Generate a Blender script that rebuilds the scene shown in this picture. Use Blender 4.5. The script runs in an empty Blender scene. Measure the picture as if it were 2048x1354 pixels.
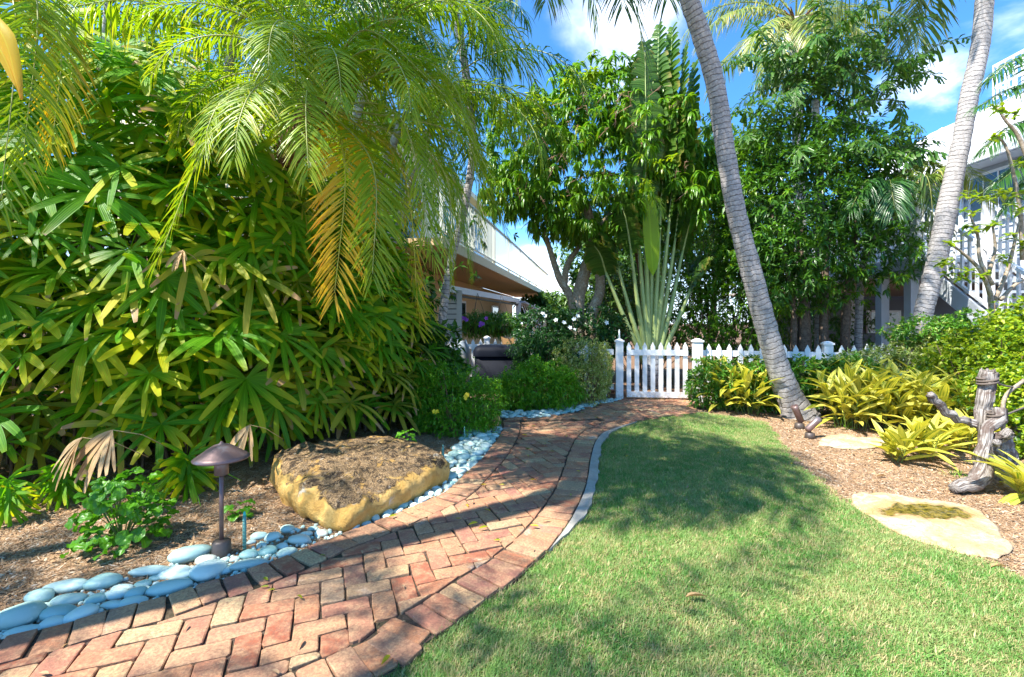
import bpy, math, random
import numpy as np
from mathutils import Vector, Matrix, Euler
R = np.random.default_rng(7)
random.seed(7)
pi = math.pi
scene = bpy.context.scene
COL = scene.collection
# ------------------------------------------------------------------ camera, sky, sun, exposure
F, CH, CX, HY = 940.0, 1.2, 1024.0, 645.0
cam = bpy.data.objects.new('camera', bpy.data.cameras.new('camera'))
COL.objects.link(cam)
cam.location = (0, 0, CH)
cam.rotation_euler = (pi / 2, 0, 0)
cam.data.sensor_width = 36
cam.data.lens = F / 2048 * 36
cam.data.shift_y = -(677 - HY) / 2048
cam.data.clip_start = 0.05
cam.data.clip_end = 2000
scene.camera = cam
SUN = Vector((-0.58, -0.36, 1.0)).normalized()
sl = bpy.data.lights.new('sun', 'SUN')
sl.energy = 4.9
sl.angle = math.radians(0.55)
sl.color = (1.0, 0.95, 0.86)
so = bpy.data.objects.new('sun', sl)
COL.objects.link(so)
so.rotation_euler = SUN.to_track_quat('Z', 'Y').to_euler()
scene.view_settings.view_transform = 'Standard'
scene.view_settings.look = 'None'
scene.view_settings.exposure = 1.38
scene.view_settings.gamma = 1.0
scene.cycles.max_bounces = 8
scene.cycles.transparent_max_bounces = 8
scene.cycles.use_denoising = True

W = bpy.data.worlds.new('World')
scene.world = W
W.use_nodes = True


class NT:
    """small helper for node trees"""
    def __init__(s, nt):
        s.nt = nt

    def n(s, typ, **kw):
        nd = s.nt.nodes.new(typ)
        for k, v in kw.items():
            if k.startswith('i_'):
                key = k[2:]
                key = int(key) if key.isdigit() else key.replace('_', ' ')
                nd.inputs[key].default_value = v
            else:
                setattr(nd, k, v)
        return nd

    def l(s, a, b):
        s.nt.links.new(a, b)

    def math(s, op, a, b=None, c=None, clamp=False):
        nd = s.n('ShaderNodeMath', operation=op, use_clamp=clamp)
        for i, v in enumerate((a, b, c)):
            if v is None:
                continue
            if isinstance(v, (int, float)):
                nd.inputs[i].default_value = v
            else:
                s.l(v, nd.inputs[i])
        return nd.outputs[0]

    def vmath(s, op, a, b=None):
        nd = s.n('ShaderNodeVectorMath', operation=op)
        for i, v in enumerate((a, b)):
            if v is None:
                continue
            if isinstance(v, (tuple, list)):
                nd.inputs[i].default_value = v
            else:
                s.l(v, nd.inputs[i])
        return nd.outputs['Value'] if op in ('LENGTH', 'DISTANCE', 'DOT_PRODUCT') else nd.outputs[0]

    def mix(s, f, a, b, blend='MIX'):
        nd = s.n('ShaderNodeMix', data_type='RGBA', blend_type=blend)
        for idx, v in ((0, f), (6, a), (7, b)):
            if isinstance(v, (int, float)):
                nd.inputs[idx].default_value = v
            elif isinstance(v, (tuple, list)):
                nd.inputs[idx].default_value = tuple(v) + (1,) if len(v) == 3 else v
            else:
                s.l(v, nd.inputs[idx])
        return nd.outputs[2]

    def ramp(s, f, lo, hi, a=0.0, b=1.0):
        nd = s.n('ShaderNodeMapRange', interpolation_type='SMOOTHSTEP')
        s.l(f, nd.inputs[0])
        nd.inputs[1].default_value = lo
        nd.inputs[2].default_value = hi
        nd.inputs[3].default_value = a
        nd.inputs[4].default_value = b
        return nd.outputs[0]

    def noise(s, vec, scale, detail=3, rough=0.55, dist=0.0):
        nd = s.n('ShaderNodeTexNoise')
        nd.inputs['Scale'].default_value = scale
        nd.inputs['Detail'].default_value = detail
        nd.inputs['Roughness'].default_value = rough
        nd.inputs['Distortion'].default_value = dist
        if vec is not None:
            s.l(vec, nd.inputs['Vector'])
        return nd.outputs['Fac']

    def bump(s, h, strength=0.5, dist=0.01):
        nd = s.n('ShaderNodeBump')
        nd.inputs['Strength'].default_value = strength
        nd.inputs['Distance'].default_value = dist
        s.l(h, nd.inputs['Height'])
        return nd.outputs[0]


w = NT(W.node_tree)
W.node_tree.nodes.clear()
sky = w.n('ShaderNodeTexSky', sky_type='NISHITA', sun_disc=False)
sky.sun_elevation = math.asin(SUN.z)
sky.sun_rotation = math.atan2(SUN.x, SUN.y)
sky.air_density = 1.0
sky.dust_density = 0.4
sky.ozone_density = 2.0
tc = w.n('ShaderNodeTexCoord')
sep = w.n('ShaderNodeSeparateXYZ')
w.l(tc.outputs['Generated'], sep.inputs[0])
zc = w.math('ADD', w.math('MAXIMUM', sep.outputs[2], 0.0), 0.18)
comb = w.n('ShaderNodeCombineXYZ')
w.l(w.math('DIVIDE', sep.outputs[0], zc), comb.inputs[0])
w.l(w.math('DIVIDE', sep.outputs[1], zc), comb.inputs[1])
fb = w.noise(comb.outputs[0], 1.5, 7, 0.55, 0.35)
bias = None
for d, rad, amt in (((0.27, 1.0, 0.66), 0.25, 0.27), ((0.22, 1.0, 0.50), 0.13, 0.12), ((0.96, 1.0, 0.56), 0.22, 0.10), ((0.86, 1.0, 0.48), 0.12, 0.10), ((0.06, 1.0, 0.10), 0.16, 0.25)):
    dn = Vector(d).normalized()
    dist = w.vmath('DISTANCE', tc.outputs['Generated'], tuple(dn))
    m = w.ramp(dist, 0.0, rad, amt, 0.0)
    bias = m if bias is None else w.math('ADD', bias, m)
cl = w.ramp(w.math('ADD', fb, bias), 0.60, 0.86)
skyc = w.mix(1.0, sky.outputs[0], (0.37, 0.77, 1.10), 'MULTIPLY')
hz = w.ramp(sep.outputs[2], 0.0, 0.22, 0.75, 0.0)
skyc = w.mix(hz, skyc, (7.2, 8.0, 8.8))
full = w.mix(cl, skyc, (9.0, 9.4, 9.9))
bg = w.n('ShaderNodeBackground')
bg.inputs['Strength'].default_value = 0.13
w.l(full, bg.inputs['Color'])
wo = w.n('ShaderNodeOutputWorld')
w.l(bg.outputs[0], wo.inputs['Surface'])


# ------------------------------------------------------------------ helpers
def g(x, y, z=0.0):
    """ground point seen at photo pixel (x, y)"""
    Y = (CH - z) * F / (y - HY)
    return Vector(((x - CX) / F * Y, Y, z))


def at(x, y, Y):
    return Vector(((x - CX) / F * Y, Y, CH + (HY - y) / F * Y))


def prop(o, label=None, cat=None, group=None, kind=None):
    if label:
        o['label'] = label
    if cat:
        o['category'] = cat
    if group:
        o['group'] = group
    if kind:
        o['kind'] = kind
    return o


def empty(name, loc, label, cat, group=None, rz=0.0):
    o = bpy.data.objects.new(name, None)
    COL.objects.link(o)
    o.location = loc
    o.rotation_euler = (0, 0, rz)
    o.empty_display_size = 0.1
    return prop(o, label, cat, group)


def link(name, me, parent=None, loc=None, rot=None, scl=None, world=True):
    o = bpy.data.objects.new(name, me)
    COL.objects.link(o)
    if parent is not None:
        o.parent = parent
        if world:                       # mesh given in world coordinates, parent un-rotated
            o.location = -Vector(parent.location)
    if loc is not None:
        l = Vector(loc)
        if parent is not None and world:
            l = l - Vector(parent.location)
        o.location = l
    if rot is not None:
        o.rotation_euler = rot
    if scl is not None:
        o.scale = scl if hasattr(scl, '__len__') else (scl, scl, scl)
    return o


class MB:
    def __init__(s):
        s.V, s.U, s.Q, s.T, s.n = [], [], [], [], 0

    def add(s, V, Q=None, T=None, U=None):
        V = np.asarray(V, float).reshape(-1, 3)
        s.V.append(V)
        s.U.append(np.zeros((len(V), 2)) if U is None else np.asarray(U, float).reshape(-1, 2))
        if Q is not None and len(Q):
            s.Q.append(np.asarray(Q, int).reshape(-1, 4) + s.n)
        if T is not None and len(T):
            s.T.append(np.asarray(T, int).reshape(-1, 3) + s.n)
        s.n += len(V)

    def mesh(s, name, mats, smooth=True):
        V = np.concatenate(s.V)
        U = np.concatenate(s.U)
        Q = np.concatenate(s.Q) if s.Q else np.zeros((0, 4), int)
        T = np.concatenate(s.T) if s.T else np.zeros((0, 3), int)
        me = bpy.data.meshes.new(name)
        me.vertices.add(len(V))
        me.vertices.foreach_set('co', V.ravel())
        loops = np.concatenate([Q.ravel(), T.ravel()])
        me.loops.add(len(loops))
        me.loops.foreach_set('vertex_index', loops.astype(np.int32))
        st = np.concatenate([np.arange(len(Q)) * 4, len(Q) * 4 + np.arange(len(T)) * 3])
        me.polygons.add(len(st))
        me.polygons.foreach_set('loop_start', st.astype(np.int32))
        me.polygons.foreach_set('use_smooth', np.full(len(st), smooth))
        uv = me.uv_layers.new(name='UVMap')
        uv.data.foreach_set('uv', U[loops].ravel())
        me.update(calc_edges=True)
        for m in (mats if isinstance(mats, (list, tuple)) else [mats]):
            me.materials.append(m)
        return me


def nrm(a):
    a = np.asarray(a, float)
    return a / np.maximum(np.linalg.norm(a, axis=-1, keepdims=True), 1e-9)


def prof(kind, t):
    if kind == 'lance':
        return np.maximum(np.sin(pi * np.clip(t, 0, 1) ** 0.8) ** 0.8, 0.03)
    if kind == 'strap':
        return np.interp(t, [0, .12, .45, .8, .93, 1], [.18, .42, 1, .88, .62, .42])
    if kind == 'oval':
        return np.maximum(np.sin(pi * np.clip(t, 0, 1) ** 0.85) ** 0.55, 0.03)
    if kind == 'blade':
        return np.interp(t, [0, .3, 1], [1, .85, .05])
    if kind == 'fish':
        return np.interp(t, [0, .5, .9, 1], [.1, .5, 1, .7])
    return np.ones_like(t)


def blades(mb, P, D, N, L, Wd, k=3, droop=0.3, kind='lance', fold=0.25, pleat=False, curl=0.0):
    P = np.atleast_2d(P)
    M = len(P)
    D = nrm(np.broadcast_to(D, (M, 3)))
    N = np.broadcast_to(N, (M, 3))
    L = np.broadcast_to(L, (M,)).astype(float)
    Wd = np.broadcast_to(Wd, (M,)).astype(float)
    dr = np.broadcast_to(droop, (M,)).astype(float)
    S = nrm(np.cross(D, N))
    t = np.linspace(0, 1, k + 1)
    wt = prof(kind, t)
    G = np.array([0, 0, -1.0])
    a = t[None, :, None]
    dd = dr[:, None, None]
    sh = 1.0 / np.sqrt(1 + (dd * a) ** 2 * 0.8)
    pos = P[:, None] + (D[:, None] * a + G * dd * a * a) * sh * L[:, None, None]
    tan = nrm(D[:, None] + G * 2 * dd * a)
    Nt = nrm(np.cross(np.broadcast_to(S[:, None], tan.shape), tan))
    if pleat:
        us = np.array([-1, -.66, -.33, 0, .33, .66, 1.0])
        hs = np.array([.35, .0, .3, -.12, .3, .0, .35]) * 0.6
    else:
        us = np.array([-1, 0, 1.0])
        hs = np.array([1, 0, 1.0])
    c = len(us)
    wv = (wt[None, :, None] * Wd[:, None, None] * 0.5)
    V = pos[:, :, None, :] + S[:, None, None, :] * (wv * us)[..., None] + Nt[:, :, None, :] * (wv * hs * (fold if not pleat else 0.55))[..., None]
    U = np.zeros((M, k + 1, c, 2))
    U[..., 0] = (us * 0.5 + 0.5)
    U[..., 1] = t[None, :, None]
    i, j = np.meshgrid(np.arange(k), np.arange(c - 1), indexing='ij')
    q = np.stack([i * c + j, i * c + j + 1, (i + 1) * c + j + 1, (i + 1) * c + j], -1).reshape(-1, 4)
    Q = (q[None] + (np.arange(M) * (k + 1) * c)[:, None, None]).reshape(-1, 4)
    mb.add(V, Q, None, U)


def tube(mb, pts, rad, n=8, cap=True, vs=1.0, wob=0.0, v0=0.0, uu=None, groove=0.0):
    pts = np.asarray([tuple(p) for p in pts], float)
    m = len(pts)
    rad = np.broadcast_to(rad, (m,)).astype(float)
    tan = nrm(np.gradient(pts, axis=0))
    ref = np.array([0, 0, 1.0]) if abs(tan[0][2]) < 0.9 else np.array([1.0, 0, 0])
    A = np.zeros((m, 3))
    a = ref - tan[0] * ref.dot(tan[0])
    for i in range(m):
        a = a - tan[i] * a.dot(tan[i])
        a = a / max(np.linalg.norm(a), 1e-9)
        A[i] = a
    B = np.cross(tan, A)
    th = np.arange(n) / n * 2 * pi
    rr = rad[:, None] * (1 + (R.normal(0, wob, (m, n)) if wob else 0))
    if groove:
        gv = R.normal(0, groove, n)
        tw = np.stack([np.roll(gv, int(i * n / m * .35)) for i in range(m)])
        rr = rr * (1 + tw)
    V = pts[:, None] + (A[:, None] * np.cos(th)[None, :, None] + B[:, None] * np.sin(th)[None, :, None]) * rr[..., None]
    seg = np.concatenate([[0], np.cumsum(np.linalg.norm(np.diff(pts, axis=0), axis=1))]) * vs + v0
    U = np.zeros((m, n, 2))
    tri = np.abs(np.arange(n) / n * 2 - 1)
    U[..., 0] = tri[None] if uu is None else uu
    U[..., 1] = seg[:, None]
    V = V.reshape(-1, 3)
    U = U.reshape(-1, 2)
    i, j = np.meshgrid(np.arange(m - 1), np.arange(n), indexing='ij')
    jn = (j + 1) % n
    Q = np.stack([i * n + j, i * n + jn, (i + 1) * n + jn, (i + 1) * n + j], -1).reshape(-1, 4)
    T = []
    if cap:
        V = np.concatenate([V, pts[:1], pts[-1:]])
        U = np.concatenate([U, [U[0], U[-1]]])
        c0, c1 = m * n, m * n + 1
        for q in range(n):
            T.append((c0, (q + 1) % n, q))
            T.append((c1, (m - 1) * n + q, (m - 1) * n + (q + 1) % n))
    mb.add(V, Q, T, U)


def smooth_path(pts, m):
    """Catmull-Rom through points (any dimension) sampled m times"""
    P = np.asarray([tuple(p) for p in pts], float)
    if len(P) == 2:
        return P[0] + (P[1] - P[0]) * np.linspace(0, 1, m)[:, None]
    P = np.concatenate([[2 * P[0] - P[1]], P, [2 * P[-1] - P[-2]]])
    out = []
    ns = len(P) - 3
    for s in np.linspace(0, ns - 1e-6, m):
        i = int(s)
        u = s - i
        a, b, c, d = P[i:i + 4]
        out.append(0.5 * ((2 * b) + (c - a) * u + (2 * a - 5 * b + 4 * c - d) * u * u + (3 * b - 3 * c + d - a) * u ** 3))
    return np.array(out)


def box(mb, lo, hi, rz=0.0, org=(0, 0, 0)):
    x0, y0, z0 = lo
    x1, y1, z1 = hi
    V = np.array([(x0, y0, z0), (x1, y0, z0), (x1, y1, z0), (x0, y1, z0), (x0, y0, z1), (x1, y0, z1), (x1, y1, z1), (x0, y1, z1)], float)
    c, s = math.cos(rz), math.sin(rz)
    V = V @ np.array([[c, s, 0], [-s, c, 0], [0, 0, 1]]) + np.asarray(org)
    Qf = [(0, 3, 2, 1), (4, 5, 6, 7), (0, 1, 5, 4), (1, 2, 6, 5), (2, 3, 7, 6), (3, 0, 4, 7)]
    # own verts per face for flat shading and simple uv
    VV = np.concatenate([V[list(q)] for q in Qf])
    U = np.tile([(0, 0), (1, 0), (1, 1), (0, 1)], (6, 1))
    mb.add(VV, np.arange(24).reshape(6, 4), None, U)


def beam(mb, a, b, wx, wz):
    """rectangular bar from a to b; wx horizontal width, wz the other"""
    a, b = Vector(a), Vector(b)
    d = (b - a).normalized()
    up = Vector((0, 0, 1)) if abs(d.z) < 0.95 else Vector((0, 1, 0))
    s = d.cross(up).normalized() * wx / 2
    u = s.cross(d).normalized() * wz / 2
    c = [a - s - u, a + s - u, a + s + u, a - s + u, b - s - u, b + s - u, b + s + u, b - s + u]
    V = np.array([tuple(v) for v in c])
    Qf = [(0, 1, 2, 3), (7, 6, 5, 4), (0, 4, 5, 1), (1, 5, 6, 2), (2, 6, 7, 3), (3, 7, 4, 0)]
    VV = np.concatenate([V[list(q)] for q in Qf])
    mb.add(VV, np.arange(24).reshape(6, 4), None, np.tile([(0, 0), (1, 0), (1, 1), (0, 1)], (6, 1)))


def pyd(name, V, Fc, mat, smooth=False):
    me = bpy.data.meshes.new(name)
    me.from_pydata([tuple(v) for v in V], [], [tuple(f) for f in Fc])
    me.materials.append(mat)
    if smooth:
        me.polygons.foreach_set('use_smooth', [True] * len(me.polygons))
    me.update()
    return me


def sheet(name, poly, z, mat, kind='structure', parent=None):
    """flat polygon sheet, triangulated"""
    import mathutils
    pts = [Vector((p[0], p[1], z)) for p in poly]
    tris = mathutils.geometry.tessellate_polygon([pts])
    me = pyd(name, pts, tris, mat)
    if me.polygons and me.polygons[0].normal.z < 0:
        me.flip_normals()
    o = link(name, me)
    return prop(o, kind=kind)


def inside(P, poly):
    x, y = P[:, 0], P[:, 1]
    poly = np.asarray([(p[0], p[1]) for p in poly])
    r = np.zeros(len(P), bool)
    j = len(poly) - 1
    for i in range(len(poly)):
        xi, yi = poly[i]
        xj, yj = poly[j]
        c = ((yi > y) != (yj > y)) & (x < (xj - xi) * (y - yi) / (yj - yi + 1e-12) + xi)
        r ^= c
        j = i
    return r


# ------------------------------------------------------------------ materials
def new_mat(name):
    m = bpy.data.materials.new(name)
    m.use_nodes = True
    t = NT(m.node_tree)
    m.node_tree.nodes.clear()
    out = t.n('ShaderNodeOutputMaterial')
    return m, t, out


def principled(t, out, col, rough=0.6, bump=None, spec=0.5, metal=0.0):
    p = t.n('ShaderNodeBsdfPrincipled')
    for key, v in (('Base Color', col), ('Roughness', rough), ('Metallic', metal), ('Specular IOR Level', spec)):
        if isinstance(v, (int, float)):
            p.inputs[key].default_value = v
        elif isinstance(v, tuple):
            p.inputs[key].default_value = v + (1,) if len(v) == 3 else v
        else:
            t.l(v, p.inputs[key])
    if bump is not None:
        t.l(bump, p.inputs['Normal'])
    if out is not None:
        t.l(p.outputs[0], out.inputs[0])
    return p


def leaf_mat(name, c1, c2, tip=None, tipv=(0.55, 1.0), dry=None, dryp=0.0, rough=0.38, trans=0.38, veins=8, spec=0.5, old=None, oldp=0.0, tcol=None, isl=1.0):
    m, t, out = new_mat(name)
    geo = t.n('ShaderNodeNewGeometry')
    oi = t.n('ShaderNodeObjectInfo')
    uv = t.n('ShaderNodeUVMap')
    s = t.n('ShaderNodeSeparateXYZ')
    t.l(uv.outputs[0], s.inputs[0])
    rnd = t.math('FRACT', t.math('ADD', t.math('MULTIPLY', geo.outputs['Random Per Island'], isl), oi.outputs['Random']))
    col = t.mix(rnd, c1, c2)
    big = t.noise(geo.outputs['Position'], 1.3, 2)
    col = t.mix(t.ramp(big, 0.35, 0.65, 0.0, 0.45), col, tuple(v * 0.75 for v in c1))
    if old:
        col = t.mix(t.ramp(t.math('FRACT', t.math('MULTIPLY', rnd, 7.31)), 1 - oldp, 1 - oldp + 0.12), col, old)
    if tip:
        v = t.math('ADD', s.outputs[1], t.math('MULTIPLY', t.math('SUBTRACT', rnd, 0.5), 0.7))
        col = t.mix(t.ramp(v, tipv[0], tipv[1]), col, tip)
    if dry:
        r2 = t.math('FRACT', t.math('MULTIPLY', rnd, 13.7))
        n2 = t.noise(geo.outputs['Position'], 30, 2)
        th = t.math('ADD', t.math('SUBTRACT', s.outputs[1], t.math('MULTIPLY', r2, 0.5)), t.math('MULTIPLY', n2, 0.1))
        d = t.ramp(th, 0.96 - dryp, 1.0 - dryp)
        col = t.mix(d, col, dry)
    # midrib, slightly paler
    mid = t.ramp(t.math('ABSOLUTE', t.math('SUBTRACT', s.outputs[0], 0.5)), 0.0, 0.07, 0.35, 0.0)
    col = t.mix(mid, col, tuple(min(1, v * 1.7 + 0.02) for v in c2))
    wv = t.math('SINE', t.math('MULTIPLY', s.outputs[0], veins * 6.283))
    bp = t.bump(wv, 0.35, 0.003)
    p = principled(t, None, col, rough, bp, spec)
    tr = t.n('ShaderNodeBsdfTranslucent')
    tc2 = t.mix(1.0, col, tcol or (1.5, 1.45, 0.55), 'MULTIPLY')
    t.l(tc2, tr.inputs['Color'])
    mx = t.n('ShaderNodeMixShader')
    mx.inputs[0].default_value = trans
    t.l(p.outputs[0], mx.inputs[1])
    t.l(tr.outputs[0], mx.inputs[2])
    t.l(mx.outputs[0], out.inputs[0])
    return m


def plain(name, col, rough=0.5, nz=20, amt=0.2, bump=0.15, metal=0.0, spec=0.5, dirt=None, bd=0.004):
    m, t, out = new_mat(name)
    geo = t.n('ShaderNodeNewGeometry')
    n = t.noise(geo.outputs['Position'], nz, 5)
    c = t.mix(n, tuple(v * (1 - amt) for v in col), tuple(min(1, v * (1 + amt)) for v in col))
    if dirt:
        n2 = t.noise(geo.outputs['Position'], nz * 0.25, 6, 0.65)
        c = t.mix(t.ramp(n2, 0.5, 0.72, 0, 0.7), c, dirt)
    principled(t, out, c, rough, t.bump(n, bump, bd), spec, metal)
    return m


# ---- leaves
M_fan = leaf_mat('lady_palm_leaf', (0.09, 0.31, 0.008), (0.22, 0.46, 0.012), tip=(0.54, 0.54, 0.015), tipv=(0.5, 1.08), dry=(0.42, 0.27, 0.13), dryp=0.0, rough=0.42, trans=0.5, veins=6, isl=0.22, spec=0.35)
M_fan_old = leaf_mat('lady_palm_old_leaf', (0.14, 0.24, 0.012), (0.30, 0.33, 0.02), tip=(0.46, 0.40, 0.03), tipv=(0.3, 0.9), dry=(0.50, 0.30, 0.15), dryp=0.22, rough=0.42, trans=0.36, veins=6, isl=0.3)
M_fan_dry = leaf_mat('dried_palm_leaf', (0.46, 0.28, 0.12), (0.60, 0.42, 0.22), rough=0.7, trans=0.2, veins=6, tcol=(1.2, 1.0, 0.7))
M_date = leaf_mat('date_palm_leaflet', (0.19, 0.33, 0.012), (0.34, 0.44, 0.02), tip=(0.5, 0.46, 0.03), tipv=(0.7, 1.2), rough=0.36, trans=0.42, veins=1, spec=0.4)
M_date_gold = leaf_mat('golden_date_palm_leaflet', (0.90, 0.58, 0.02), (0.92, 0.70, 0.05), tip=(0.88, 0.42, 0.03), tipv=(0.75, 1.15), rough=0.4, trans=0.5, veins=1, tcol=(1.2, 1.0, 0.5))
M_date_yel = leaf_mat('yellowing_palm_leaflet', (0.26, 0.34, 0.02), (0.55, 0.45, 0.02), tip=(0.75, 0.45, 0.02), tipv=(0.5, 1.0), rough=0.38, trans=0.38, veins=1, tcol=(1.2, 1.1, 0.5))
M_areca = leaf_mat('areca_leaflet', (0.15, 0.29, 0.015), (0.28, 0.41, 0.03), tip=(0.35, 0.40, 0.05), tipv=(0.8, 1.2), rough=0.36, trans=0.42, veins=1, spec=0.4)
M_areca_dk = leaf_mat('dark_palm_leaflet', (0.035, 0.12, 0.02), (0.07, 0.19, 0.04), rough=0.28, trans=0.3, veins=1)
M_coco = leaf_mat('coconut_leaflet', (0.16, 0.25, 0.04), (0.34, 0.38, 0.09), tip=(0.42, 0.36, 0.12), tipv=(0.6, 1.1), rough=0.32, trans=0.3, veins=1)
M_coco_dk = leaf_mat('coconut_leaflet_green', (0.05, 0.12, 0.02), (0.11, 0.19, 0.04), tip=(0.25, 0.2, 0.08), tipv=(0.8, 1.3), rough=0.35, trans=0.3, veins=1)
M_mango = leaf_mat('mango_leaf', (0.075, 0.22, 0.012), (0.19, 0.37, 0.018), rough=0.30, trans=0.36, veins=2, old=(0.28, 0.36, 0.02), oldp=0.12)
M_mango_new = leaf_mat('mango_young_leaf', (0.20, 0.36, 0.015), (0.36, 0.44, 0.02), rough=0.32, trans=0.45, veins=2)
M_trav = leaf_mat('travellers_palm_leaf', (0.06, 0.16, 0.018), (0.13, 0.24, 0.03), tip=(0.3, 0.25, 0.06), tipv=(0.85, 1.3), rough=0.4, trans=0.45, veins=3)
M_trav_lit = leaf_mat('travellers_palm_backlit_leaf', (0.38, 0.60, 0.01), (0.42, 0.62, 0.015), rough=0.4, trans=0.6, veins=8, tcol=(1.3, 1.5, 0.4))  # lime base colour holds the glow of sun coming through the leaf
M_dark = leaf_mat('dark_tree_leaf', (0.035, 0.12, 0.012), (0.09, 0.23, 0.018), rough=0.32, trans=0.28, veins=2)
M_fish = leaf_mat('fishtail_palm_leaflet', (0.045, 0.14, 0.015), (0.10, 0.22, 0.025), tip=(0.1, 0.18, 0.05), tipv=(0.8, 1.3), rough=0.3, trans=0.28, veins=6)
M_shrub = leaf_mat('shrub_leaf', (0.07, 0.21, 0.012), (0.17, 0.34, 0.02), rough=0.38, trans=0.35, veins=1, old=(0.30, 0.38, 0.02), oldp=0.1)
M_bush = leaf_mat('bush_leaf', (0.08, 0.28, 0.012), (0.20, 0.44, 0.018), rough=0.38, trans=0.38, veins=1, old=(0.25, 0.42, 0.02), oldp=0.16)
M_vari = leaf_mat('variegated_leaf', (0.18, 0.30, 0.04), (0.48, 0.52, 0.18), rough=0.42, trans=0.35, veins=1, old=(0.55, 0.55, 0.28), oldp=0.25)
M_lime = leaf_mat('lime_hedge_leaf', (0.17, 0.32, 0.012), (0.42, 0.48, 0.03), rough=0.38, trans=0.4, veins=1, old=(0.06, 0.16, 0.02), oldp=0.25)
M_gard = leaf_mat('gardenia_leaf', (0.012, 0.06, 0.012), (0.04, 0.13, 0.02), rough=0.3, trans=0.22, veins=2)
M_arbo = leaf_mat('schefflera_leaf', (0.05, 0.18, 0.015), (0.14, 0.33, 0.03), rough=0.3, trans=0.32, veins=2, old=(0.4, 0.42, 0.1), oldp=0.15)
M_far = leaf_mat('far_tree_leaf', (0.045, 0.12, 0.02), (0.15, 0.27, 0.05), rough=0.4, trans=0.36, veins=1)
M_hib = leaf_mat('round_shrub_leaf', (0.07, 0.25, 0.012), (0.15, 0.40, 0.02), rough=0.4, trans=0.36, veins=3)


def ginger_mat():
    m, t, out = new_mat('striped_ginger_leaf')
    geo = t.n('ShaderNodeNewGeometry')
    oi = t.n('ShaderNodeObjectInfo')
    uv = t.n('ShaderNodeUVMap')
    s = t.n('ShaderNodeSeparateXYZ')
    t.l(uv.outputs[0], s.inputs[0])
    cmb = t.n('ShaderNodeCombineXYZ')
    t.l(t.math('MULTIPLY', s.outputs[0], 9.0), cmb.inputs[0])
    t.l(s.outputs[1], cmb.inputs[1])
    t.l(t.math('MULTIPLY', oi.outputs['Random'], 50.0), cmb.inputs[2])
    n = t.noise(cmb.outputs[0], 1.0, 3, 0.6)
    col = t.mix(t.ramp(n, 0.40, 0.50), (0.14, 0.24, 0.02), (0.66, 0.61, 0.09))
    col = t.mix(t.ramp(oi.outputs['Random'], 0.55, 1.0, 0.0, 0.5), col, (0.75, 0.66, 0.18))
    p = principled(t, None, col, 0.4, t.bump(n, 0.3, 0.003), 0.5)
    tr = t.n('ShaderNodeBsdfTranslucent')
    t.l(t.mix(1.0, col, (1.3, 1.25, 0.6), 'MULTIPLY'), tr.inputs['Color'])
    mx = t.n('ShaderNodeMixShader')
    mx.inputs[0].default_value = 0.33
    t.l(p.outputs[0], mx.inputs[1])
    t.l(tr.outputs[0], mx.inputs[2])
    t.l(mx.outputs[0], out.inputs[0])
    return m


M_ging = ginger_mat()


def bark_mat(name, c1, c2, ring=0.0, scale=20, bump=0.6, dark=(0.06, 0.05, 0.045), darkamt=0.35, bd=0.012, lichen=None):
    m, t, out = new_mat(name)
    geo = t.n('ShaderNodeNewGeometry')
    uv = t.n('ShaderNodeUVMap')
    s = t.n('ShaderNodeSeparateXYZ')
    t.l(uv.outputs[0], s.inputs[0])
    n = t.noise(geo.outputs['Position'], scale, 6, 0.62)
    n2 = t.noise(geo.outputs['Position'], scale * 0.22, 4, 0.6)
    col = t.mix(t.ramp(n, 0.3, 0.7), c1, c2)
    h = n
    if ring:
        ph = t.math('ADD', t.math('MULTIPLY', s.outputs[1], ring), t.math('MULTIPLY', t.math('SUBTRACT', n2, 0.5), 1.4))
        fr = t.math('FRACT', ph)
        edge = t.ramp(t.math('ABSOLUTE', t.math('SUBTRACT', fr, 0.5)), 0.35, 0.5)
        brk = t.ramp(t.noise(geo.outputs['Position'], scale * 0.5, 3), 0.24, 0.48)
        e2 = t.math('MULTIPLY', edge, brk)
        col = t.mix(t.math('MULTIPLY', e2, 0.9), col, dark)
        h = t.math('SUBTRACT', t.math('MULTIPLY', n, 0.5), e2)
    col = t.mix(t.ramp(n2, 0.48, 0.75, 0, darkamt), col, dark)
    if lichen:
        n3 = t.noise(geo.outputs['Position'], scale * 0.4, 5, 0.7, 0.5)
        col = t.mix(t.ramp(n3, 0.55, 0.64, 0, 0.8), col, lichen)
    principled(t, out, col, 0.85, t.bump(h, bump, bd), 0.2)
    return m


M_cocobark = bark_mat('coconut_bark', (0.28, 0.255, 0.245), (0.47, 0.44, 0.42), ring=16, scale=34, dark=(0.13, 0.12, 0.115), darkamt=0.3)
M_fiber = bark_mat('fibrous_palm_bark', (0.16, 0.08, 0.035), (0.34, 0.20, 0.10), ring=22, scale=40, bump=1.0, bd=0.03)
M_palmbark = bark_mat('smooth_palm_bark', (0.30, 0.29, 0.28), (0.55, 0.54, 0.52), ring=11, scale=25, dark=(0.2, 0.19, 0.18))
M_mangobark = bark_mat('mango_bark', (0.24, 0.18, 0.12), (0.44, 0.36, 0.27), scale=30, lichen=(0.5, 0.48, 0.42))
M_dkbark = bark_mat('dark_brown_bark', (0.09, 0.065, 0.045), (0.2, 0.15, 0.11), scale=28)  # deep brown bark for trunks and canes
M_stem = plain('green_stem', (0.13, 0.2, 0.04), 0.5)
M_twig = plain('brown_twig', (0.22, 0.14, 0.08), 0.8)
M_pink = plain('pink_flower_stalk', (0.40, 0.22, 0.14), 0.8)
M_petiole = plain('pale_petiole', (0.36, 0.44, 0.15), 0.42, nz=6, amt=0.3)
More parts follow.
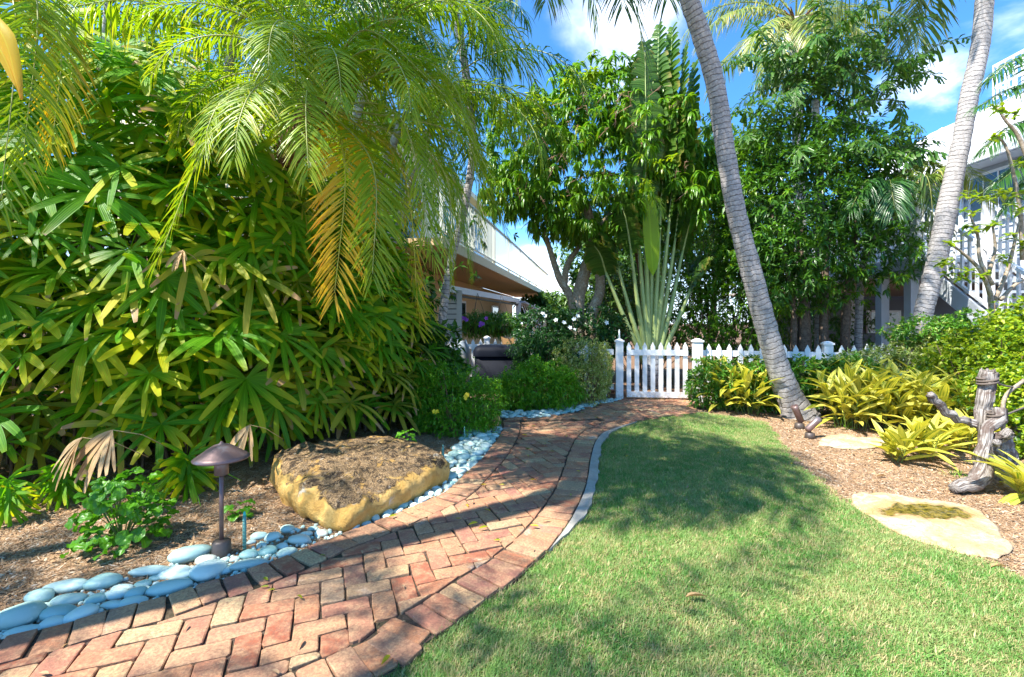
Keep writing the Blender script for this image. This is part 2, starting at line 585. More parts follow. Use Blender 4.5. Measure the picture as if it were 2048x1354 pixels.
M_rachis = plain('frond_midrib', (0.33, 0.36, 0.09), 0.45)
M_rachis_gold = plain('golden_midrib', (0.55, 0.5, 0.06), 0.45)

M_white = plain('white_painted_wood', (0.80, 0.81, 0.82), 0.45, nz=40, amt=0.05, bump=0.08, dirt=(0.62, 0.64, 0.60))
nt_ = NT(M_white.node_tree)
pb = [n for n in M_white.node_tree.nodes if n.type == 'BSDF_PRINCIPLED'][0]
old_ = pb.inputs['Base Color'].links[0].from_socket
ge_ = nt_.n('ShaderNodeNewGeometry')
sp_ = nt_.n('ShaderNodeSeparateXYZ')
nt_.l(ge_.outputs['Position'], sp_.inputs[0])
spl = nt_.math('MULTIPLY', nt_.ramp(sp_.outputs[2], 0.02, 0.26, 1.0, 0.0), nt_.ramp(nt_.noise(ge_.outputs['Position'], 22, 6, 0.7), 0.42, 0.62, 0.0, 0.75))
nt_.l(nt_.mix(spl, old_, (0.40, 0.34, 0.26)), pb.inputs['Base Color'])
M_white_house = plain('white_trim', (0.78, 0.79, 0.80), 0.5, nz=30, amt=0.04, bump=0.05)
M_roof = plain('white_metal_roof', (0.80, 0.81, 0.82), 0.35, nz=3, amt=0.04, bump=0.05)
M_tan = plain('tan_stucco', (0.66, 0.44, 0.23), 0.85, nz=60, amt=0.1, bump=0.3)
M_cream = plain('cream_paint', (0.72, 0.64, 0.42), 0.6, nz=30, amt=0.06)
M_balrail = plain('aluminium_railing', (0.70, 0.73, 0.66), 0.45, nz=30, amt=0.05)
M_greyside = plain('grey_siding', (0.48, 0.52, 0.56), 0.7, nz=20, amt=0.08)
M_greytrim = plain('grey_blue_paint', (0.50, 0.54, 0.58), 0.6, nz=20, amt=0.06)
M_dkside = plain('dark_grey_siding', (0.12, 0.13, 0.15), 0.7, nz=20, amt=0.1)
M_ceil = plain('porch_ceiling', (0.42, 0.36, 0.31), 0.8, nz=10, amt=0.06)
M_louver = plain('grey_louvre', (0.36, 0.36, 0.33), 0.6, nz=20, amt=0.1)
M_bronze = plain('weathered_bronze', (0.20, 0.13, 0.12), 0.45, nz=25, amt=0.3, metal=0.5, dirt=(0.24, 0.30, 0.34))
M_dkmetal = plain('dark_bronze_metal', (0.09, 0.07, 0.06), 0.5, nz=60, amt=0.3, metal=0.3)
M_verd = plain('green_plastic_stake', (0.10, 0.28, 0.24), 0.5, nz=60, amt=0.25)
M_aqua = plain('aqua_plastic', (0.02, 0.45, 0.40), 0.4, nz=60, amt=0.1)
M_navy = plain('black_plastic_cover', (0.005, 0.007, 0.014), 0.6, nz=10, amt=0.2, spec=0.12)
M_urn = plain('grey_glazed_urn', (0.22, 0.26, 0.30), 0.35, nz=12, amt=0.12, dirt=(0.3, 0.28, 0.2))
M_purple = plain('purple_petal', (0.38, 0.08, 0.55), 0.5, nz=60, amt=0.2)
M_yellow = plain('yellow_petal', (0.85, 0.62, 0.02), 0.5, nz=60, amt=0.1)
M_whitefl = plain('white_petal', (0.82, 0.84, 0.80), 0.5, nz=60, amt=0.05)
M_moss = plain('basket_moss', (0.07, 0.05, 0.04), 0.95, nz=80, amt=0.5, bump=1.0)
M_rust = plain('rusty_metal', (0.45, 0.25, 0.10), 0.8, nz=60, amt=0.3)
M_concrete = plain('pale_concrete', (0.34, 0.32, 0.28), 0.85, nz=30, amt=0.35, bump=0.6, dirt=(0.20, 0.18, 0.14))
M_nut = plain('coconut_husk', (0.32, 0.28, 0.07), 0.5, nz=20, amt=0.25)
M_rope = plain('old_rope', (0.14, 0.11, 0.09), 0.9, nz=120, amt=0.4, bump=0.6)


def glass_mat():
    m, t, out = new_mat('window_glass')
    geo = t.n('ShaderNodeNewGeometry')
    n = t.noise(geo.outputs['Position'], 1.5, 2)
    principled(t, out, t.mix(n, (0.02, 0.03, 0.035), (0.05, 0.065, 0.075)), 0.06, None, 0.8)
    return m


M_glass = glass_mat()


def brick_mat(name, island):
    m, t, out = new_mat(name)
    geo = t.n('ShaderNodeNewGeometry')
    oi = t.n('ShaderNodeObjectInfo')
    r = geo.outputs['Random Per Island'] if island else oi.outputs['Random']
    pos = geo.outputs['Position']
    cr = t.n('ShaderNodeValToRGB')
    t.l(r, cr.inputs[0])
    e = cr.color_ramp
    e.interpolation = 'LINEAR'
    cols = [(0.0, (0.27, 0.075, 0.04)), (0.12, (0.40, 0.14, 0.075)), (0.22, (0.46, 0.21, 0.10)), (0.36, (0.37, 0.15, 0.10)), (0.48, (0.48, 0.26, 0.13)),
            (0.60, (0.31, 0.12, 0.095)), (0.74, (0.50, 0.33, 0.17)), (0.86, (0.42, 0.20, 0.12)), (0.94, (0.50, 0.39, 0.21)), (1.0, (0.34, 0.19, 0.14))]
    while len(e.elements) < len(cols):
        e.elements.new(0.5)
    for el, (p0, c) in zip(e.elements, cols):
        el.position = p0
        el.color = c + (1,)
    col = cr.outputs[0]
    n1 = t.noise(pos, 14, 6, 0.65)
    n2 = t.noise(pos, 90, 5, 0.7)
    n3 = t.noise(pos, 7, 5, 0.7, 0.6)
    n4 = t.noise(pos, 3.0, 5, 0.6, 0.4)
    col = t.mix(t.ramp(n1, 0.38, 0.66, 0, 0.75), col, (0.54, 0.33, 0.18))
    col = t.mix(t.ramp(t.noise(pos, 28, 6, 0.7, 0.8), 0.52, 0.68, 0, 0.6), col, (0.25, 0.11, 0.075))
    col = t.mix(t.ramp(n3, 0.54, 0.70, 0, 0.6), col, (0.22, 0.10, 0.07))
    col = t.mix(t.ramp(n4, 0.62, 0.72, 0, 0.5), col, (0.62, 0.56, 0.50))
    col = t.mix(t.ramp(t.noise(pos, 22, 6, 0.75, 1.0), 0.66, 0.72, 0, 0.8), col, (0.66, 0.62, 0.60))
    col = t.mix(t.ramp(n2, 0.35, 0.65, 0.55, 0.0), col, (0.15, 0.08, 0.055))
    h = t.math('ADD', t.math('MULTIPLY', n1, 0.6), t.math('MULTIPLY', n2, 0.6))
    principled(t, out, col, 0.86, t.bump(h, 0.75, 0.007), 0.25)
    return m


M_brick = brick_mat('weathered_brick', False)
M_brick_i = brick_mat('weathered_brick_far', True)


def soil_mat(name, cols, sc=25, bump=0.8):
    m, t, out = new_mat(name)
    geo = t.n('ShaderNodeNewGeometry')
    pos = geo.outputs['Position']
    n1 = t.noise(pos, sc, 7, 0.7)
    n2 = t.noise(pos, sc * 0.12, 4, 0.6)
    col = t.mix(t.ramp(n1, 0.3, 0.7), cols[0], cols[1])
    col = t.mix(t.ramp(n2, 0.4, 0.65, 0, 0.6), col, cols[2])
    principled(t, out, col, 0.95, t.bump(n1, bump, 0.02), 0.1)
    return m


M_soil = soil_mat('mulch_soil', [(0.09, 0.055, 0.035), (0.30, 0.19, 0.12), (0.20, 0.12, 0.075)])
M_sand = soil_mat('joint_sand', [(0.05, 0.035, 0.03), (0.16, 0.11, 0.085), (0.07, 0.07, 0.035)], 60)
M_lawnsoil = soil_mat('lawn_soil', [(0.05, 0.075, 0.02), (0.11, 0.12, 0.045), (0.09, 0.09, 0.04)], 40)
M_farground = soil_mat('far_ground', [(0.10, 0.09, 0.06), (0.2, 0.17, 0.12), (0.08, 0.12, 0.04)], 4)


def grass_mat():
    m, t, out = new_mat('lawn_grass_blade')
    geo = t.n('ShaderNodeNewGeometry')
    pos = geo.outputs['Position']
    uv = t.n('ShaderNodeUVMap')
    s = t.n('ShaderNodeSeparateXYZ')
    t.l(uv.outputs[0], s.inputs[0])
    r = geo.outputs['Random Per Island']
    col = t.mix(r, (0.09, 0.25, 0.04), (0.19, 0.38, 0.08))
    patch = t.noise(pos, 2.2, 4, 0.6)
    col = t.mix(t.ramp(patch, 0.40, 0.66, 0.0, 0.55), col, (0.34, 0.42, 0.15))
    p2 = t.noise(pos, 11, 4, 0.6)
    dry = t.math('ADD', t.math('MULTIPLY', t.math('FRACT', t.math('MULTIPLY', r, 17.3)), 0.5), t.math('MULTIPLY', p2, 0.85))
    col = t.mix(t.ramp(dry, 0.70, 0.86), col, (0.50, 0.42, 0.20))
    col = t.mix(t.ramp(s.outputs[1], 0.0, 0.3, 0.35, 0.0), col, (0.28, 0.24, 0.10))
    p = principled(t, None, col, 0.45, None, 0.35)
    tr = t.n('ShaderNodeBsdfTranslucent')
    t.l(t.mix(1.0, col, (1.2, 1.3, 0.7), 'MULTIPLY'), tr.inputs['Color'])
    mx = t.n('ShaderNodeMixShader')
    mx.inputs[0].default_value = 0.3
    t.l(p.outputs[0], mx.inputs[1])
    t.l(tr.outputs[0], mx.inputs[2])
    t.l(mx.outputs[0], out.inputs[0])
    return m


M_grass = grass_mat()


def chip_mat():
    m, t, out = new_mat('mulch_shred')
    geo = t.n('ShaderNodeNewGeometry')
    r = geo.outputs['Random Per Island']
    cr = t.n('ShaderNodeValToRGB')
    t.l(r, cr.inputs[0])
    e = cr.color_ramp
    cols = [(0, (0.12, 0.07, 0.04)), (0.25, (0.32, 0.19, 0.10)), (0.5, (0.43, 0.28, 0.155)), (0.72, (0.24, 0.145, 0.085)), (0.86, (0.46, 0.36, 0.25)), (1, (0.54, 0.46, 0.36))]
    while len(e.elements) < len(cols):
        e.elements.new(0.5)
    for el, (p0, c) in zip(e.elements, cols):
        el.position = p0
        el.color = c + (1,)
    principled(t, out, cr.outputs[0], 0.85, None, 0.2)
    return m


M_chip = chip_mat()


def stone_mat():
    m, t, out = new_mat('pale_blue_pebble')
    oi = t.n('ShaderNodeObjectInfo')
    geo = t.n('ShaderNodeNewGeometry')
    n = t.noise(geo.outputs['Position'], 30, 5, 0.6)
    n2 = t.noise(geo.outputs['Position'], 9, 3, 0.6)
    col = t.mix(oi.outputs['Random'], (0.22, 0.42, 0.39), (0.62, 0.74, 0.66))
    col = t.mix(t.ramp(t.math('FRACT', t.math('MULTIPLY', oi.outputs['Random'], 9.7)), .82, .95, 0, .7), col, (0.62, 0.60, 0.50))
    col = t.mix(t.ramp(n2, 0.4, 0.7, 0, 0.35), col, (0.28, 0.42, 0.45))
    col = t.mix(t.ramp(n, 0.58, 0.75, 0, 0.5), col, (0.66, 0.72, 0.68))
    principled(t, out, col, 0.55, t.bump(n, 0.25, 0.004), 0.4)
    return m


M_stone = stone_mat()


def rock_mat():
    """ochre limestone with a dark mossy crust where the surface faces up"""
    m, t, out = new_mat('crusted_limestone')
    geo = t.n('ShaderNodeNewGeometry')
    pos = geo.outputs['Position']
    att = t.n('ShaderNodeUVMap')
    s = t.n('ShaderNodeSeparateXYZ')
    t.l(att.outputs[0], s.inputs[0])
    n1 = t.noise(pos, 7, 7, 0.65)
    n2 = t.noise(pos, 45, 6, 0.75)
    n3 = t.noise(pos, 16, 6, 0.7, 0.8)
    n4 = t.noise(pos, 110, 4, 0.7, 1.5)
    och = t.mix(t.ramp(n1, 0.35, 0.65), (0.52, 0.30, 0.08), (0.68, 0.44, 0.15))
    och = t.mix(t.ramp(n3, 0.55, 0.68, 0, 0.6), och, (0.38, 0.20, 0.06))
    och = t.mix(t.ramp(n2, 0.60, 0.70, 0, 0.6), och, (0.20, 0.11, 0.05))
    och = t.mix(t.ramp(t.noise(pos, 4, 5), 0.60, 0.68), och, (0.66, 0.58, 0.46))
    crust = t.mix(t.ramp(n4, 0.44, 0.56), (0.08, 0.05, 0.03), (0.46, 0.31, 0.16))
    crust = t.mix(t.ramp(n3, 0.50, 0.57, 0, 0.85), crust, (0.03, 0.022, 0.017))
    crust = t.mix(t.ramp(n2, 0.56, 0.66, 0, 0.7), crust, (0.42, 0.36, 0.28))
    top = t.ramp(t.math('ADD', s.outputs[1], t.math('ADD', t.math('MULTIPLY', t.math('SUBTRACT', t.noise(pos, 11, 7, 0.7, 0.4), 0.5), 0.8), t.math('MULTIPLY', t.math('SUBTRACT', t.noise(pos, 3.5, 3, 0.6), 0.5), 0.9))), 0.46, 0.56)
    thru = t.ramp(t.noise(pos, 8, 6, 0.7, 0.6), 0.56, 0.64, 1.0, 0.25)
    col = t.mix(t.math('MULTIPLY', top, thru), och, crust)
    h = t.math('ADD', t.math('ADD', n1, t.math('MULTIPLY', n3, 0.9)), t.math('MULTIPLY', t.math('MULTIPLY', n4, top), 0.8))
    principled(t, out, col, 0.9, t.bump(h, 0.9, 0.02), 0.15)
    return m


M_rock = rock_mat()


def flag_mat(name, wet):
    m, t, out = new_mat(name)
    geo = t.n('ShaderNodeNewGeometry')
    pos = geo.outputs['Position']
    n1 = t.noise(pos, 5, 6, 0.6)
    n2 = t.noise(pos, 22, 6, 0.7, 1.0)
    col = t.mix(t.ramp(n1, 0.32, 0.66), (0.44, 0.31, 0.16), (0.56, 0.45, 0.31))
    col = t.mix(t.ramp(n2, 0.46, 0.64, 0, 0.75), col, (0.40, 0.25, 0.11))
    col = t.mix(t.ramp(t.noise(pos, 60, 5, 0.7), 0.55, 0.72, 0, 0.5), col, (0.24, 0.15, 0.08))
    col = t.mix(t.ramp(t.noise(pos, 3, 5, 0.7, 0.8), 0.58, 0.66, 0, 0.5), col, (0.62, 0.55, 0.44))
    dry = 1.0
    rough = 0.85
    if wet:
        c = t.n('ShaderNodeVectorMath', operation='SUBTRACT')
        t.l(pos, c.inputs[0])
        c.inputs[1].default_value = tuple(g(1850, 1034))
        d0 = t.n('ShaderNodeVectorMath', operation='MULTIPLY')
        t.l(c.outputs[0], d0.inputs[0])
        d0.inputs[1].default_value = (2.2, 4.8, 0)
        d = t.vmath('LENGTH', d0.outputs[0])
        dd = t.math('ADD', d, t.math('MULTIPLY', t.math('SUBTRACT', t.noise(pos, 6, 4), 0.5), 0.9))
        wetm = t.ramp(dd, 0.50, 0.60, 1, 0)
        damp = t.ramp(dd, 0.6, 0.95, 0.6, 0)
        col = t.mix(damp, col, (0.36, 0.21, 0.06))
        col = t.mix(wetm, col, t.mix(t.ramp(n2, 0.4, 0.6), (0.05, 0.045, 0.01), (0.22, 0.16, 0.03)))
        rough = t.ramp(dd, 0.5, 0.62, 0.06, 0.85)
        dry = t.ramp(dd, 0.5, 0.62, 0.02, 1.0)
    principled(t, out, col, rough, t.bump(t.math('MULTIPLY', t.math('ADD', n1, t.math('MULTIPLY', n2, 0.8)), dry), 0.7, 0.02), 0.3)
    return m


M_flag = flag_mat('pale_flagstone', False)
M_flagwet = flag_mat('flagstone_with_puddle', True)


def drift_mat():
    m, t, out = new_mat('weathered_driftwood')
    uv = t.n('ShaderNodeUVMap')
    geo = t.n('ShaderNodeNewGeometry')
    s = t.n('ShaderNodeSeparateXYZ')
    t.l(uv.outputs[0], s.inputs[0])
    cmb = t.n('ShaderNodeCombineXYZ')
    t.l(t.math('MULTIPLY', s.outputs[0], 14.0), cmb.inputs[0])
    t.l(t.math('MULTIPLY', s.outputs[1], 7.0), cmb.inputs[1])
    n = t.noise(cmb.outputs[0], 1.0, 6, 0.65, 0.6)
    n2 = t.noise(geo.outputs['Position'], 11, 4, 0.6)
    col = t.mix(t.ramp(n, 0.35, 0.62), (0.09, 0.07, 0.06), (0.44, 0.40, 0.365))
    col = t.mix(t.ramp(n2, 0.48, 0.60, 0, 0.75), col, (0.12, 0.08, 0.065))
    principled(t, out, col, 0.9, t.bump(n, 1.0, 0.012), 0.15)
    return m


M_drift = drift_mat()

# ------------------------------------------------------------------ ground and path layout
Lpx = [(67, 1274), (138, 1254), (205, 1237), (268, 1218), (327, 1207), (376, 1189), (428, 1172), (476, 1159), (521, 1142), (566, 1125), (610, 1107),
       (633, 1096), (700, 1070), (763, 1047), (849, 1010), (893, 988), (938, 947), (968, 917), (994, 883), (1005, 861), (1006, 846)]
Rpx = [(787, 1354), (830, 1311), (871, 1285), (912, 1256), (949, 1230), (975, 1207), (1031, 1170), (1072, 1131), (1096, 1112), (1135, 1058),
       (1153, 1025), (1168, 991), (1176, 958), (1181, 924), (1190, 891), (1204, 872), (1221, 864), (1247, 855), (1275, 847)]
Lw = [Vector((-4.2, 0.45, 0)), Vector((-3.3, 0.95, 0)), Vector((-2.5, 1.40, 0))] + [g(*p) for p in Lpx]
Rw = [Vector((-2.9, -0.1, 0)), Vector((-2.0, 0.48, 0)), Vector((-1.1, 1.07, 0))] + [g(*p) for p in Rpx]


def resample(P, step):
    P = smooth_path([(p[0], p[1]) for p in P], len(P) * 12)
    d = np.concatenate([[0], np.cumsum(np.linalg.norm(np.diff(P, axis=0), axis=1))])
    n = int(d[-1] / step)
    s = np.arange(n + 1) * step
    return np.stack([np.interp(s, d, P[:, 0]), np.interp(s, d, P[:, 1])], 1)


def offset(P, dist):
    T = nrm(np.gradient(P, axis=0))
    Nn = np.stack([-T[:, 1], T[:, 0]], 1)
    return P + Nn * dist


BW = 0.100
L1 = resample(Lw, BW)
R1 = resample(Rw, BW)
Lin = offset(L1, -0.203)
Rin = offset(R1, 0.203)
far_poly = [g(*p) for p in [(1006, 846), (1003, 839), (1060, 839), (1110, 836), (1150, 828), (1200, 813), (1243, 804), (1249, 797)]]
far_poly += [Vector((1.76, 8.6, 0)), Vector((2.8, 8.6, 0))] + [g(*p) for p in [(1378, 797), (1392, 813), (1392, 827), (1350, 834), (1310, 840), (1275, 847)]]
path_poly = [(p[0], p[1]) for p in L1] + [(p[0], p[1]) for p in far_poly] + [(p[0], p[1]) for p in R1[::-1]]
near_in = [tuple(p) for p in Lin] + [tuple(p) for p in Rin[::-1]]

lawn_px = [(1275, 846), (1310, 839), (1350, 833), (1400, 827), (1463, 836), (1527, 847), (1542, 868), (1561, 900), (1590, 931), (1628, 963), (1669, 1000),
           (1723, 1027), (1816, 1079), (1883, 1102), (1949, 1119), (2006, 1149), (2080, 1185)]
lawn_r = [g(*p) for p in lawn_px] + [Vector((4.0, 1.5, 0)), Vector((5.0, -0.5, 0)), Vector((-2.9, -0.6, 0))]
lawn_poly = [(p[0], p[1]) for p in R1] + [(p[0], p[1]) for p in lawn_r]

big = 400
sheet('ground', [(-big, -40), (big, -40), (big, big), (-big, big)], -0.012, M_soil)
path_base = sheet('path_bed', path_poly, 0.021, M_sand)
sheet('lawn', lawn_poly, 0.008, M_lawnsoil)

brick_path = prop(bpy.data.objects.new('brick_path', None), 'weathered red herringbone brick path curving to the white gate', kind='structure')
COL.objects.link(brick_path)
edgeL = prop(bpy.data.objects.new('brick_edging', None), 'header row of bricks along the pebble side of the path', kind='structure')
edgeR = prop(bpy.data.objects.new('brick_edging', None), 'header row of bricks along the lawn side of the path', kind='structure')
COL.objects.link(edgeL)
COL.objects.link(edgeR)


def brick_geom(poly, h=0.034, bev=0.0032, jit=0.0022, rr=R):
    """poly: outline (ccw) around the origin -> verts, quads, tris; worn rounded edges"""
    P = np.asarray(poly, float)
    out = []
    for i in range(len(P)):
        a, b = P[i], P[(i + 1) % len(P)]
        ln = np.linalg.norm(b - a)
        c = min(0.007, ln * 0.25)
        u = (b - a) / max(ln, 1e-6)
        out += [a + u * c, b - u * c]
        if ln > 0.15:
            out.insert(-1, (a + b) / 2)
    P = np.array(out) + rr.normal(0, jit, (len(out), 2))
    c = P.mean(0)
    n = len(P)
    ins = P + nrm(c - P) * bev * rr.uniform(0.8, 1.8, (n, 1))
    V = np.concatenate([np.c_[P, np.full(n, -0.03)], np.c_[P, np.full(n, h - bev)], np.c_[ins, h - rr.uniform(0, 0.0016, n)], [[c[0], c[1], h + 0.001]]])
    Q, T = [], []
    for i in range(n):
        j = (i + 1) % n
        Q += [(i, j, n + j, n + i), (n + i, n + j, 2 * n + j, 2 * n + i)]
        T.append((2 * n + i, 2 * n + j, 3 * n))
    return V, Q, T


def rect(a, b):
    return [(-a / 2, -b / 2), (a / 2, -b / 2), (a / 2, b / 2), (-a / 2, b / 2)]


brick_var = []
for i in range(14):
    mb = MB()
    V_, Q_, T_ = brick_geom(rect(0.190 + R.uniform(-.006, .002), 0.0925 + R.uniform(-.005, .001)))
    mb.add(V_, Q_, T_)
    brick_var.append(mb.mesh('brick', M_brick, smooth=False))


def clip(poly, p, nrml):
    out = []
    for i in range(len(poly)):
        a, b = np.array(poly[i]), np.array(poly[(i + 1) % len(poly)])
        da, db = (a - p) @ nrml, (b - p) @ nrml
        if da >= 0:
            out.append(tuple(a))
        if da * db < 0:
            out.append(tuple(a + (b - a) * da / (da - db)))
    return out


def near_line(c, Pl, side):
    d = np.linalg.norm(Pl - c, axis=1)
    i = int(np.clip(np.argmin(d), 1, len(Pl) - 2))
    tg = Pl[i + 1] - Pl[i - 1]
    tg = tg / np.linalg.norm(tg)
    nn = np.array([tg[1], -tg[0]]) * side
    return Pl[i], nn


def area(p):
    p = np.asarray(p)
    x, y = p[:, 0], p[:, 1]
    return 0.5 * abs(np.dot(x, np.roll(y, -1)) - np.dot(y, np.roll(x, -1)))


ANG = math.radians(22)
ca, sa = math.cos(ANG), math.sin(ANG)
RM = np.array([[ca, -sa], [sa, ca]])
field = []      # (distance, poly world)
U = 0.0985
org = np.array([-0.02, 0.03])
for a in range(-60, 90):
    for b in range(-30, 90):
        k = (a - b) % 4
        if k == 0:
            c, ang = (a + 1.0, b + 0.5), 0.0
        elif k == 3:
            c, ang = (a + 0.5, b + 1.0), pi / 2
        else:
            continue
        c = RM @ (np.array(c) * U) + org
        if not (-4.5 < c[0] < 3.2 and 0.3 < c[1] < 8.7):
            continue
        d = math.hypot(*c)
        near_ok = inside(np.array([c]), near_in)[0]
        pts = None
        th = ang + ANG
        rot = np.array([[math.cos(th), -math.sin(th)], [math.sin(th), math.cos(th)]])
        corners = (np.array(rect(0.190, 0.092)) @ rot.T) + c
        ins = inside(corners, near_in)
        if ins.all():
            field.append((d, None, c, th))
        elif ins.any() or near_ok:
            poly = [tuple(q) for q in corners]
            for Pl, sd in ((Lin, 1), (Rin, -1)):
                if min(np.linalg.norm(Pl - c, axis=1)) < 0.28:
                    p0, nn = near_line(c, Pl, sd)
                    poly = clip(poly, p0 + nn * 0.004, nn)
                    if len(poly) < 3:
                        break
            if len(poly) >= 3 and area(poly) > 0.0022:
                pc = np.mean(poly, axis=0)
                if inside(np.array([pc]), near_in)[0]:
                    field.append((d, [tuple(np.array(q) - pc) for q in poly], pc, 0.0))
        elif inside(np.array([c]), far_poly)[0]:
            field.append((d, None, c, th))
# visible ones only count towards the nearest 300


def in_view(c):
    return c[1] > 1.45 and abs(c[0] / c[1]) < 1.16


field = [f for f in field if f[2][1] > 1.2 or inside(np.array([f[2]]), near_in)[0]]
vis = sorted([f for f in field if in_view(f[2])], key=lambda f: f[0])
hidden = [f for f in field if not in_view(f[2])]
far_mb = MB()


def place_bricks(items, parent, limit=300):
    cnt = 0
    for d, poly, c, th in items:
        zz = float(R.uniform(-0.006, 0.003))
        if cnt < limit and in_view(c):
            if poly is None:
                me = brick_var[int(R.integers(len(brick_var)))]
            else:
                mb = MB()
                V_, Q_, T_ = brick_geom(poly)
                mb.add(V_, Q_, T_)
                me = mb.mesh('brick', M_brick, smooth=False)
            o = link('brick', me, parent, (c[0], c[1], zz), (float(R.normal(0, .012)), float(R.normal(0, .012)), th + (0 if poly else pi * int(R.integers(2))) + float(R.normal(0, .018))))
            cnt += 1
        else:
            V_, Q_, T_ = brick_geom(poly if poly else rect(0.190, 0.092))
            cc, ss = math.cos(th), math.sin(th)
            V2 = V_.copy()
            V2[:, 0] = V_[:, 0] * cc - V_[:, 1] * ss + c[0]
            V2[:, 1] = V_[:, 0] * ss + V_[:, 1] * cc + c[1]
            V2[:, 2] += zz
            yield V2, Q_, T_


def brick_set(items, parent, name='brick'):
    mb = MB()
    any_ = False
    for V_, Q_, T_ in place_bricks(items, parent):
        mb.add(V_, Q_, T_)
        any_ = True
    if any_:
        o = link('far_bricks', mb.mesh('far_bricks', M_brick_i, smooth=False), parent)
        o['kind'] = 'stuff'


brick_set(vis + hidden, brick_path)
for Pl, sd, par in ((L1, -1, edgeL), (R1, 1, edgeR)):
    T_ = nrm(np.gradient(Pl, axis=0))
    Nn = np.stack([-T_[:, 1], T_[:, 0]], 1) * sd
    it = []
    for i in range(len(Pl)):
        c = Pl[i] + Nn[i] * 0.101
        if c[1] > 6.0:
            continue
        th = math.atan2(Nn[i][1], Nn[i][0])
        # wedge-cut where the curve is tight
        if sd == -1 or True:
            it.append((math.hypot(*c), None, c, th))
    it.sort(key=lambda f: f[0])
    brick_set(it, par)

# pale concrete strip between brick and lawn
Rc = resample([g(*p) for p in Rpx[8:]], 0.06)
nC = len(Rc)
wC = 0.072 * np.clip(np.minimum(np.arange(nC) / 10, (nC - 1 - np.arange(nC)) / 14), 0.05, 1) * (1 + R.normal(0, .09, nC))
T_ = nrm(np.gradient(Rc, axis=0))
Nn = np.stack([T_[:, 1], -T_[:, 0]], 1)
a_ = Rc + Nn * 0.004
b_ = Rc + Nn * wC[:, None]
V = np.concatenate([np.c_[a_, np.full(nC, 0.0)], np.c_[a_, np.full(nC, 0.030)], np.c_[b_, np.full(nC, 0.028)], np.c_[b_, np.full(nC, 0.0)]])
Q = []
for r_ in range(3):
    for i in range(nC - 1):
        Q.append((r_ * nC + i, r_ * nC + i + 1, (r_ + 1) * nC + i + 1, (r_ + 1) * nC + i))
mb = MB()
mb.add(V, Q)
prop(link('concrete_kerb', mb.mesh('concrete_kerb', M_concrete, smooth=False)), 'pale mortar strip between bricks and lawn', kind='structure')
strip_poly = [tuple(p) for p in Rc] + [tuple(p) for p in b_[::-1]]


# ------------------------------------------------------------------ scattered cover through geometry nodes
def scatter(name, pts, rot, scl, sources, label, cat):
    me = bpy.data.meshes.new(name)
    n = len(pts)
    me.vertices.add(n)
    me.vertices.foreach_set('co', np.asarray(pts, float).ravel())
    for an, dt, arr in (('rz', 'FLOAT', rot), ('sc', 'FLOAT', scl)):
        a = me.attributes.new(an, dt, 'POINT')
        a.data.foreach_set('value', np.asarray(arr, float))
    a = me.attributes.new('ix', 'INT', 'POINT')
    a.data.foreach_set('value', R.integers(0, len(sources), n).astype(np.int32))
    o = link(name, me)
    ng = bpy.data.node_groups.new(name, 'GeometryNodeTree')
    ng.interface.new_socket('Geometry', in_out='INPUT', socket_type='NodeSocketGeometry')
    ng.interface.new_socket('Geometry', in_out='OUTPUT', socket_type='NodeSocketGeometry')
    gi = ng.nodes.new('NodeGroupInput')
    go = ng.nodes.new('NodeGroupOutput')
    jn = ng.nodes.new('GeometryNodeJoinGeometry')
    for s in sources:
        oi = ng.nodes.new('GeometryNodeObjectInfo')
        oi.inputs['Object'].default_value = s
        oi.inputs['As Instance'].default_value = True
        ng.links.new(oi.outputs['Geometry'], jn.inputs[0])
    ip = ng.nodes.new('GeometryNodeInstanceOnPoints')
    ip.inputs['Pick Instance'].default_value = True

    def attr(nm, tp):
        a = ng.nodes.new('GeometryNodeInputNamedAttribute')
        a.data_type = tp
        a.inputs['Name'].default_value = nm
        return a.outputs[0]
    cx = ng.nodes.new('ShaderNodeCombineXYZ')
    ng.links.new(attr('rz', 'FLOAT'), cx.inputs[2])
    ng.links.new(gi.outputs[0], ip.inputs['Points'])
    ng.links.new(jn.outputs[0], ip.inputs['Instance'])
    ng.links.new(attr('ix', 'INT'), ip.inputs['Instance Index'])
    ng.links.new(cx.outputs[0], ip.inputs['Rotation'])
    ng.links.new(attr('sc', 'FLOAT'), ip.inputs['Scale'])
    ng.links.new(ip.outputs[0], go.inputs[0])
    md = o.modifiers.new('scatter', 'NODES')
    md.node_group = ng
    return prop(o, label, cat, kind='stuff')


def src(name, mb, mat):
    return bpy.data.objects.new(name, mb.mesh(name, mat))


grass_src = []
for i in range(6):
    mb = MB()
    n = 260
    r_ = np.sqrt(R.uniform(0, 1, n)) * 0.075
    th = R.uniform(0, 2 * pi, n)
    P = np.c_[r_ * np.cos(th), r_ * np.sin(th), np.zeros(n)]
    az = R.uniform(0, 2 * pi, n)
    el = np.radians(R.uniform(18, 80, n))
    D = np.c_[np.cos(az) * np.cos(el), np.sin(az) * np.cos(el), np.sin(el)]
    N = np.c_[np.cos(az + 1.6), np.sin(az + 1.6), np.full(n, .3)]
    N = np.cross(D, N)
    blades(mb, P, D, N, R.uniform(0.018, 0.042, n), R.uniform(0.0018, 0.0036, n), k=2, droop=R.uniform(0.1, 0.6, n), kind='blade', fold=0.15)
    grass_src.append(src('grass_tuft', mb, M_grass))


